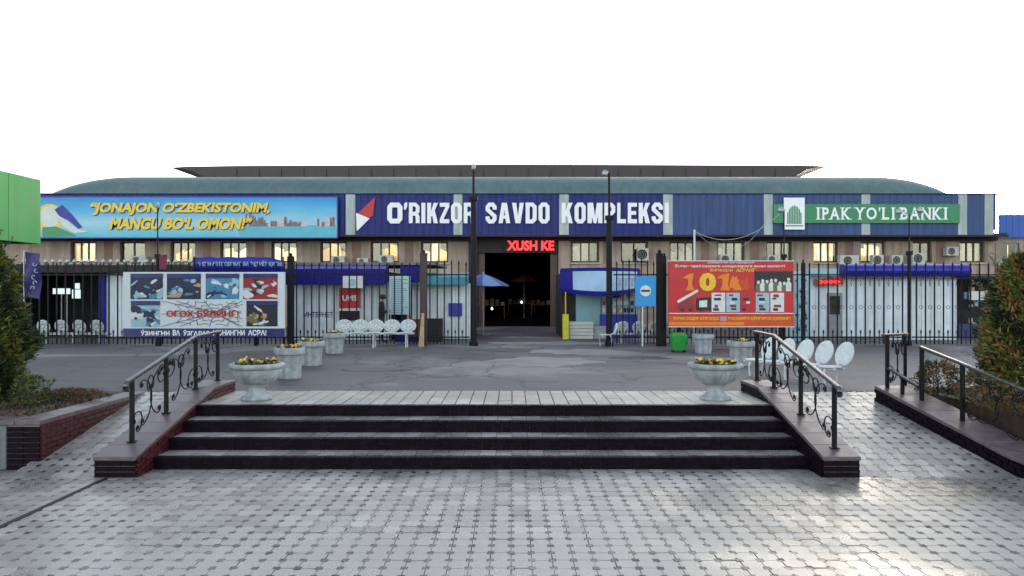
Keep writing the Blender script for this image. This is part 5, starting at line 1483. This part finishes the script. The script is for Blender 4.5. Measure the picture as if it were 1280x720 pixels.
# ------------------------------------------------------------------ air conditioners on the facade and kiosk roofs
M_ac = mat('ac_white_case', (.50, .50, .47), .5, .1, 6)
def ac(px, py, label, d=WD - .42, w=20, h=12.5, on_wall=True):
    x0, x1, z0, z1 = PX(px - w / 2, d), PX(px + w / 2, d), PZ(py + h / 2, d), PZ(py - h / 2, d)
    t = thing('air_conditioner', label, 'air conditioner', ((x0 + x1) / 2, d, z0), 'outdoor air conditioner units')
    m = MB(); m.box(x0, x1, d, d + .32, z0, z1); part(m, 'case', M_ac, t, bevel=.015)
    cx_, cz_ = x0 + (x1 - x0) * .4, (z0 + z1) / 2; r = (z1 - z0) * .4
    m = MB(); m.disc((cx_, d - .006, cz_), r, .005, 24); g = part(m, 'fan_opening', M_black, t)
    for q in (.35, .68, 1.0):
        mm = MB(); mm.tube([(cx_ + r * q * math.cos(k * math.pi / 8), d - .012, cz_ + r * q * math.sin(k * math.pi / 8)) for k in range(17)], .006, 4); part(mm, 'grille_ring', M_ac, g)
    if on_wall:
        for s in (.2, .8):
            mm = MB(); xx = x0 + (x1 - x0) * s; mm.box(xx - .015, xx + .015, d, WD, z0 - .03, z0); part(mm, 'bracket', M_steel, t)
    else:
        for s in (.15, .85):
            mm = MB(); xx = x0 + (x1 - x0) * s; mm.box(xx - .03, xx + .03, d + .02, d + .3, z0 - .06, z0); part(mm, 'foot', M_steel, t)
ac(172, 326, 'air conditioner under the dark second window from left')
ac(422, 325, 'air conditioner left of three above the phone kiosk', w=17, h=10)
ac(453, 326.5, 'small air conditioner middle of three above the phone kiosk', w=14, h=8)
ac(482, 324, 'air conditioner right of three above the phone kiosk', w=18, h=10)
ac(804, 318, 'air conditioner above the gate leaf right of entrance', w=14, h=16)
ac(908, 324, 'air conditioner just above the top of red billboard', w=15, h=12)
ac(966, 324, 'air conditioner above the right end of red billboard', w=13, h=10)
ac(1062, 325.5, 'large air conditioner at left above the rolled blue awning', w=24, h=13)
ac(1098, 325, 'air conditioner second from left above the blue awning', w=14, h=13)
ac(1122, 325, 'air conditioner left of the lamp pole above blue awning', w=14, h=12)
ac(1149, 323, 'white air conditioner right of the lamp pole above blue awning', w=16, h=14)
ac(1191, 314, 'air conditioner mounted high between the last two hall windows', w=15, h=11)

# ------------------------------------------------------------------ green-fronted kiosk at the left edge
GX, GY0, GY1 = -8.68, 9.5, 14.0
gz0, gz1 = EYE + 59 * GY1 / F, EYE + 139 * GY1 / F
t = thing('green_kiosk', 'kiosk with tall bright green fascia cut by the left edge', 'kiosk', (GX - 1.5, 13.2, UP))
M_gf = mat('bright_green_panel', (.018, .30, .055), .5, .1, .7, streak=.12)
edges = [ASPH + .1, 13.1, GY1]
for a, b_ in zip(edges[:-1], edges[1:]):
    m = MB(); m.box(GX - .06, GX, a + .004, b_ - .004, gz0, gz1); part(m, 'fascia_panel', M_gf, t, bevel=.004)
m = MB(); m.box(GX - 4, GX - .062, ASPH + .1, ASPH + .16, gz0, gz1); m.box(GX - 4, GX - .062, GY1 - .06, GY1, gz0, gz1); part(m, 'side_fascia', M_gf, t)
m = MB(); m.box(GX - 4, GX - .07, ASPH + .17, GY1 - .07, gz0 + .05, gz0 + .15); part(m, 'ceiling', M_soffit, t)
m = MB(); m.box(GX - 4, GX - .5, ASPH + .4, GY1 - .4, UP, gz0 + .05); part(m, 'glazed_body', M_glass_dark, t)
for y_ in (ASPH + .4, 13.05, GY1 - .4):
    mm = MB(); mm.box(GX - .53, GX - .46, y_ - .03, y_ + .03, UP, gz0 + .05); part(mm, 'mullion', M_iron, t)
# violet feather flag behind it
D = 19.0
t = thing('violet_flag', 'violet upright flag with pale script beside the left bush', 'flag', P(30, 440, D))
m = MB(); m.tube([P(30, 443.5, D), P(30, 313, D)], .018, 6); part(m, 'pole', M_steel, t)
m = MB(); vs_ = []
for i in range(13):
    py = 315 + i * 4.7
    for k in range(5): vs_.append(P(31 + k * 5, py + k * .5, D) + Vector((0, .05 * math.sin(i * .6 + k * .9), 0)))
m.add(vs_, [(i * 5 + k, i * 5 + k + 1, (i + 1) * 5 + k + 1, (i + 1) * 5 + k) for i in range(12) for k in range(4)])
o = part(m, 'cloth', mat('violet_cloth', (.035, .02, .16), .6, .15, 4), t, smooth=True, fix=False)
m = MB()
for k, (cx_, cy_) in enumerate(((43, 330), (45, 338), (42, 346), (44, 353), (41, 360))):
    m.tube([P(cx_ + a, b_ + cy_, D - .08) for a, b_ in spiral((0, 0), 3.0, 1.2, 40 * k, 40 * k + 260, 10)], .012, 4)
part(m, 'script', C_sky, t)

# ------------------------------------------------------------------ planting
def crown(parent, c, rx, ry, rz_, n, leaf, mats, seed, shape='cone', name='foliage'):
    """many small sprays spread through an uneven volume; shape controls the outline"""
    rnd = random.Random(seed); m = MB()
    lobes = [(rnd.uniform(0, 6.28), rnd.uniform(0, 1), rnd.uniform(.12, .5)) for _ in range(30)]
    i = 0
    while i < n:
        h = rnd.random() ** .8; a = rnd.uniform(0, 2 * math.pi)
        if shape == 'cone': w = (1 - h) ** .6 * (.75 + .25 * min(1, h * 5))
        elif shape == 'column': w = (1 - h ** 3.0) * (.78 + .22 * min(1, h * 4)) * (1 + .12 * math.sin(h * 17 + a * 2))
        else: w = math.sqrt(max(0, 1 - (2 * h - .8) ** 2 / 1.5))
        bump = 1.0
        for la, lh, ls in lobes:
            da = math.atan2(math.sin(a - la), math.cos(a - la)); bump += ls * math.exp(-(da / .35) ** 2 - ((h - lh) / .09) ** 2)
        bump -= .2
        q = rnd.random() ** .35
        p = Vector((c[0] + rx * w * q * bump * math.cos(a), c[1] + ry * w * q * bump * math.sin(a), c[2] + rz_ * h + .04 * rz_ * (bump - 1)))
        out = Vector((math.cos(a), math.sin(a), rnd.uniform(.2, 1.3))).normalized()
        mi = rnd.choices(range(len(mats)), [1] * len(mats))[0]
        k = int((math.sin(a * 3 + h * 11 + seed) * .5 + .5) * len(mats) * .999)
        if rnd.random() < .65: mi = k
        for s in range(3):
            dv = (out + Vector((rnd.gauss(0, .55), rnd.gauss(0, .55), rnd.gauss(0, .5)))).normalized() * leaf * rnd.uniform(.6, 1.3)
            sv_ = dv.cross(Vector((rnd.gauss(0, 1), rnd.gauss(0, 1), rnd.gauss(0, 1)))).normalized() * leaf * .11
            m.add([p, p + dv * .55 + sv_, p + dv, p + dv * .5 - sv_], [(0, 1, 2, 3)], mi)
        i += 1
    for _ in range(n // 90):      # stray shoots breaking the outline
        h = rnd.uniform(.05, .97); a = rnd.uniform(0, 6.28)
        w = (1 - h) ** .6 if shape == 'cone' else (1 - h ** 3.5) if shape == 'column' else math.sqrt(max(0, 1 - (2 * h - .8) ** 2 / 1.5))
        p = Vector((c[0] + rx * w * .8 * math.cos(a), c[1] + ry * w * .8 * math.sin(a), c[2] + rz_ * h))
        dv = Vector((math.cos(a) * rnd.uniform(.4, 1), math.sin(a) * rnd.uniform(.4, 1), rnd.uniform(.3, 1.6))).normalized() * rnd.uniform(.12, .34) * min(1, rz_ / 1.5)
        m.tube([p, p + dv], [.004, .002], 3, 0)
        for s in range(14):
            q = p + dv * rnd.uniform(.2, 1.05); lv = (dv.normalized() * .6 + Vector((rnd.gauss(0, .5), rnd.gauss(0, .5), rnd.gauss(.1, .5)))).normalized() * leaf * rnd.uniform(.4, .8); sv_ = lv.orthogonal().normalized() * leaf * .09
            m.add([q, q + lv * .5 + sv_, q + lv, q + lv * .5 - sv_], [(0, 1, 2, 3)], rnd.randrange(len(mats)))
    return part(m, name, mats, parent, kind='stuff', fix=False)
G1 = mat('thuja_dark', (.018, .035, .010), .6, .3, 8); G2 = mat('thuja_mid', (.045, .075, .015), .6, .3, 8); G3 = mat('thuja_yellow', (.13, .135, .02), .6, .3, 8)
G4 = mat('juniper_rust', (.24, .11, .035), .6, .3, 8); G5 = mat('juniper_green', (.12, .14, .03), .6, .3, 8); G6 = mat('shrub_dark_green', (.012, .028, .010), .55, .3, 8)
M_bark = mat('dark_bark', (.05, .035, .025), .9, .3, 12, .5, 50)
def shrub(name, label, base, rx, ry, h, n, leaf, mats, seed, shape, cat='bush', stem=.04):
    t = thing(name, label, cat, base)
    m = MB(); b = Vector(base)
    m.tube([b - Vector((0, 0, .03)), b + Vector((.02, 0, h * .35)), b + Vector((-.01, .02, h * .8))], [stem, stem * .7, stem * .2], 7)
    rnd = random.Random(seed)
    for k in range(7):
        a = rnd.uniform(0, 6.28); z = h * (.08 + .1 * k); m.tube([b + Vector((0, 0, z)), b + Vector((math.cos(a) * rx * .6, math.sin(a) * ry * .6, z + h * .14))], [stem * .45, stem * .12], 5)
    part(m, 'trunk', M_bark, t)
    crown(t, (b.x, b.y, b.z + .03), rx, ry, h - .03, n, leaf, mats, seed, shape)
    return t
bx = PX(-16, 11.0)
shrub('thuja_bush', 'tall dark thuja with yellow-green clumps at left edge', (bx, 11.0, UP - .02), .54, .52, 2.32, 8000, .115, [G1, G2, G1, G3], 11, 'column')  # yellow-green sprays fall in bands round the whole crown
shrub('thuja_bush', 'second thuja half hidden behind the left edge bush', (PX(-60, 11.6), 11.5, UP - .02), .8, .7, 2.5, 4000, .11, [G1, G2, G1], 12, 'cone')
shrub('juniper_bush', 'rust and green conifer bush behind right ramp railing', (PX(1284, 11.0), 11.0, UP), .66, .62, 2.1, 8000, .115, [G6, G5, G4, G5], 13, 'round')
shrub('conifer_shrub', 'low dark shrub at foot of right ramp wall by short rail', (PX(1165, 11.3) + .1, 11.35, UP), .34, .3, .52, 420, .09, [G6, G1, G4], 14, 'round', stem=.02)
shrub('rose_bush', 'sparse small shrub between the right railing posts', (PX(1222, 10.6), 10.5, UP), .30, .3, .46, 420, .06, [G6, G2, G4], 15, 'round', stem=.015)
shrub('rose_bush', 'small sparse shrub in the left brick planter', (PX(38, 10.6), 10.6, UP - .02), .26, .24, .42, 420, .06, [G2, G3, G1], 16, 'round', stem=.015)
shrub('flower_shrub', 'low reddish plants behind the left planter coping', (PX(92, 11.2), 11.1, UP - .02), .5, .3, .17, 700, .05, [mat('rust_leaf', (.16, .05, .015), .6), G2], 17, 'round', stem=.01)
shrub('flower_shrub', 'low reddish plants in the bed beside right ramp wall', (PX(1262, 9.9), 9.8, UP), .4, .3, .2, 600, .05, [MATS['rust_leaf'], G2], 18, 'round', stem=.01)
# scattered low ground cover on both beds
def ground_cover(name, label, x0, x1, y0, y1, z, n, seed):
    rnd = random.Random(seed); m = MB(); mats = [G2, MATS['rust_leaf'], G1, M_soil]
    for i in range(n):
        p = Vector((rnd.uniform(x0, x1), rnd.uniform(y0, y1), z)); 
        for k in range(4):
            a = rnd.uniform(0, 6.28); dv = Vector((math.cos(a) * .04, math.sin(a) * .04, rnd.uniform(.005, .06))); sv_ = Vector((-dv.y, dv.x, 0)) * .3
            m.add([p, p + dv * .5 + sv_, p + dv, p + dv * .5 - sv_], [(0, 1, 2, 3)], rnd.randrange(4))
    tag(part(m, name, mats, fix=False, at=((x0 + x1) / 2, y0, z)), label, 'plants', kind='stuff')
ground_cover('ground_cover', 'dry leaves and low weeds in the left brick planter', -9.5, LPX - .33, LPY + .33, ASPH - .25, UP - .015, 900, 1)
ground_cover('ground_cover', 'dry leaves and low weeds in the right planting bed', 6.6, 10, 9.05, ASPH - .15, UP, 800, 2)

# ------------------------------------------------------------------ person waiting behind the bench
D = 23.5; px = 477
x = PX(px, D); t = thing('person', 'person in dark jacket and blue trousers standing behind fence', 'person', (x, D, UP))
S = 1.50 / 1.70
J = {'pelvis': (0, 0, .93, .135), 'waist': (0, 0, 1.08, .125), 'chest': (0, 0, 1.28, .15), 'neckb': (.01, 0, 1.42, .075), 'neck': (.03, 0, 1.49, .052), 'head': (.05, 0, 1.57, .085), 'crown': (.055, 0, 1.66, .07),
     'shl': (0, .16, 1.37, .065), 'ell': (.02, .22, 1.10, .05), 'wrl': (.20, .14, 1.08, .034), 'hal': (.27, .11, 1.11, .03),
     'shr': (0, -.16, 1.37, .065), 'elr': (-.02, -.23, 1.09, .05), 'wrr': (.17, -.15, 1.06, .034), 'har': (.245, -.12, 1.085, .03),
     'hil': (0, .09, .86, .10), 'knl': (.02, .10, .48, .065), 'anl': (-.01, .10, .09, .045), 'tol': (.14, .12, .035, .035),
     'hir': (0, -.09, .86, .10), 'knr': (.03, -.10, .48, .065), 'anr': (.03, -.10, .09, .045), 'tor': (.18, -.12, .035, .035)}
E = [('pelvis', 'waist'), ('waist', 'chest'), ('chest', 'neckb'), ('neckb', 'neck'), ('neck', 'head'), ('head', 'crown'), ('chest', 'shl'), ('shl', 'ell'), ('ell', 'wrl'), ('wrl', 'hal'), ('chest', 'shr'), ('shr', 'elr'), ('elr', 'wrr'), ('wrr', 'har'),
     ('pelvis', 'hil'), ('hil', 'knl'), ('knl', 'anl'), ('anl', 'tol'), ('pelvis', 'hir'), ('hir', 'knr'), ('knr', 'anr'), ('anr', 'tor')]
names = list(J)
verts = [(J[k][0] * S, J[k][1] * S, J[k][2] * S) for k in names]; edges_ = [(names.index(a), names.index(b_)) for a, b_ in E]
rad = [J[k][3] * S for k in names]
for hand, sgn in (('hal', 1), ('har', -1)):       # five short separate fingers
    h0 = len(verts); hb = Vector(verts[names.index(hand)])
    for k in range(4):
        q = hb + Vector((.03, (k - 1.5) * .014, .012)); verts += [tuple(q), tuple(q + Vector((.028, 0, -.004))), tuple(q + Vector((.044, 0, -.022)))]; rad += [.009, .008, .007]
        i0 = len(verts) - 3; edges_ += [(names.index(hand), i0), (i0, i0 + 1), (i0 + 1, i0 + 2)]
    q = hb + Vector((.0, -sgn * .03, .012)); verts += [tuple(q), tuple(q + Vector((.03, -sgn * .012, .012)))]; rad += [.010, .008]; i0 = len(verts) - 2; edges_ += [(names.index(hand), i0), (i0, i0 + 1)]
me = bpy.data.meshes.new('skeleton'); me.from_pydata(verts, edges_, [])
ob = bpy.data.objects.new('skeleton', me); COL.objects.link(ob)
sk = ob.modifiers.new('skin', 'SKIN'); sk.use_smooth_shade = True
for i, v in enumerate(me.skin_vertices[0].data): v.radius = (rad[i], rad[i]); v.use_root = (i == 0)
sb = ob.modifiers.new('sub', 'SUBSURF'); sb.levels = 2; sb.render_levels = 2
bm3 = bpy.data.meshes.new_from_object(ob.evaluated_get(bpy.context.evaluated_depsgraph_get()))
bpy.data.objects.remove(ob)
for mt in (mat('skin', (.40, .22, .15), .5), mat('dark_jacket', (.012, .012, .018), .8), mat('blue_trousers', (.015, .025, .10), .8), mat('black_shoe', (.01, .01, .01), .5)): bm3.materials.append(mt)
for p in bm3.polygons:
    c = p.center; z = c.z / S; hand_ = c.x / S > .185 and 1.0 < z < 1.2
    p.material_index = 0 if z > 1.45 or hand_ else 1 if z > .86 else 2 if z > .085 else 3
    p.use_smooth = True
o = bpy.data.objects.new('body', bm3); COL.objects.link(o); o.parent = t; BASE[o.name] = base_of(t)
hp = Vector((x, D, UP)) + Vector((.05, 0, 1.60)) * S
m = MB(); m.lathe(hp + Vector((-.012, 0, -.03)), [(.075, -.03), (.10, .0), (.105, .04), (.09, .085), (.055, .11), (.01, .118)], 16); part(m, 'hair', mat('black_hair', (.008, .007, .007), .5), t, smooth=True)
for s in (-1, 1):
    m = MB(); c = hp + Vector((.085 * S + .012, s * .03, -.02)); m.lathe(c, [(.002, -.009), (.009, -.004), (.009, .004), (.002, .009)], 8); part(m, 'eye', C_blk, t)
    m = MB(); c = hp + Vector((-.005, s * .078, -.035)); m.lathe(c, [(.004, -.03), (.014, -.012), (.014, .012), (.004, .028)], 8, sy=.5); part(m, 'ear', MATS['skin'], t)
m = MB(); c = hp + Vector((.092, 0, -.045)); m.lathe(c, [(.014, -.014), (.018, -.006), (.010, .02), (.004, .03)], 8); part(m, 'nose', MATS['skin'], t)
m = MB(); c = hp + Vector((.086, 0, -.085)); m.lathe(c, [(.004, -.006), (.013, 0), (.004, .006)], 8, sy=1.8); part(m, 'mouth', mat('lips', (.25, .08, .07), .5), t)
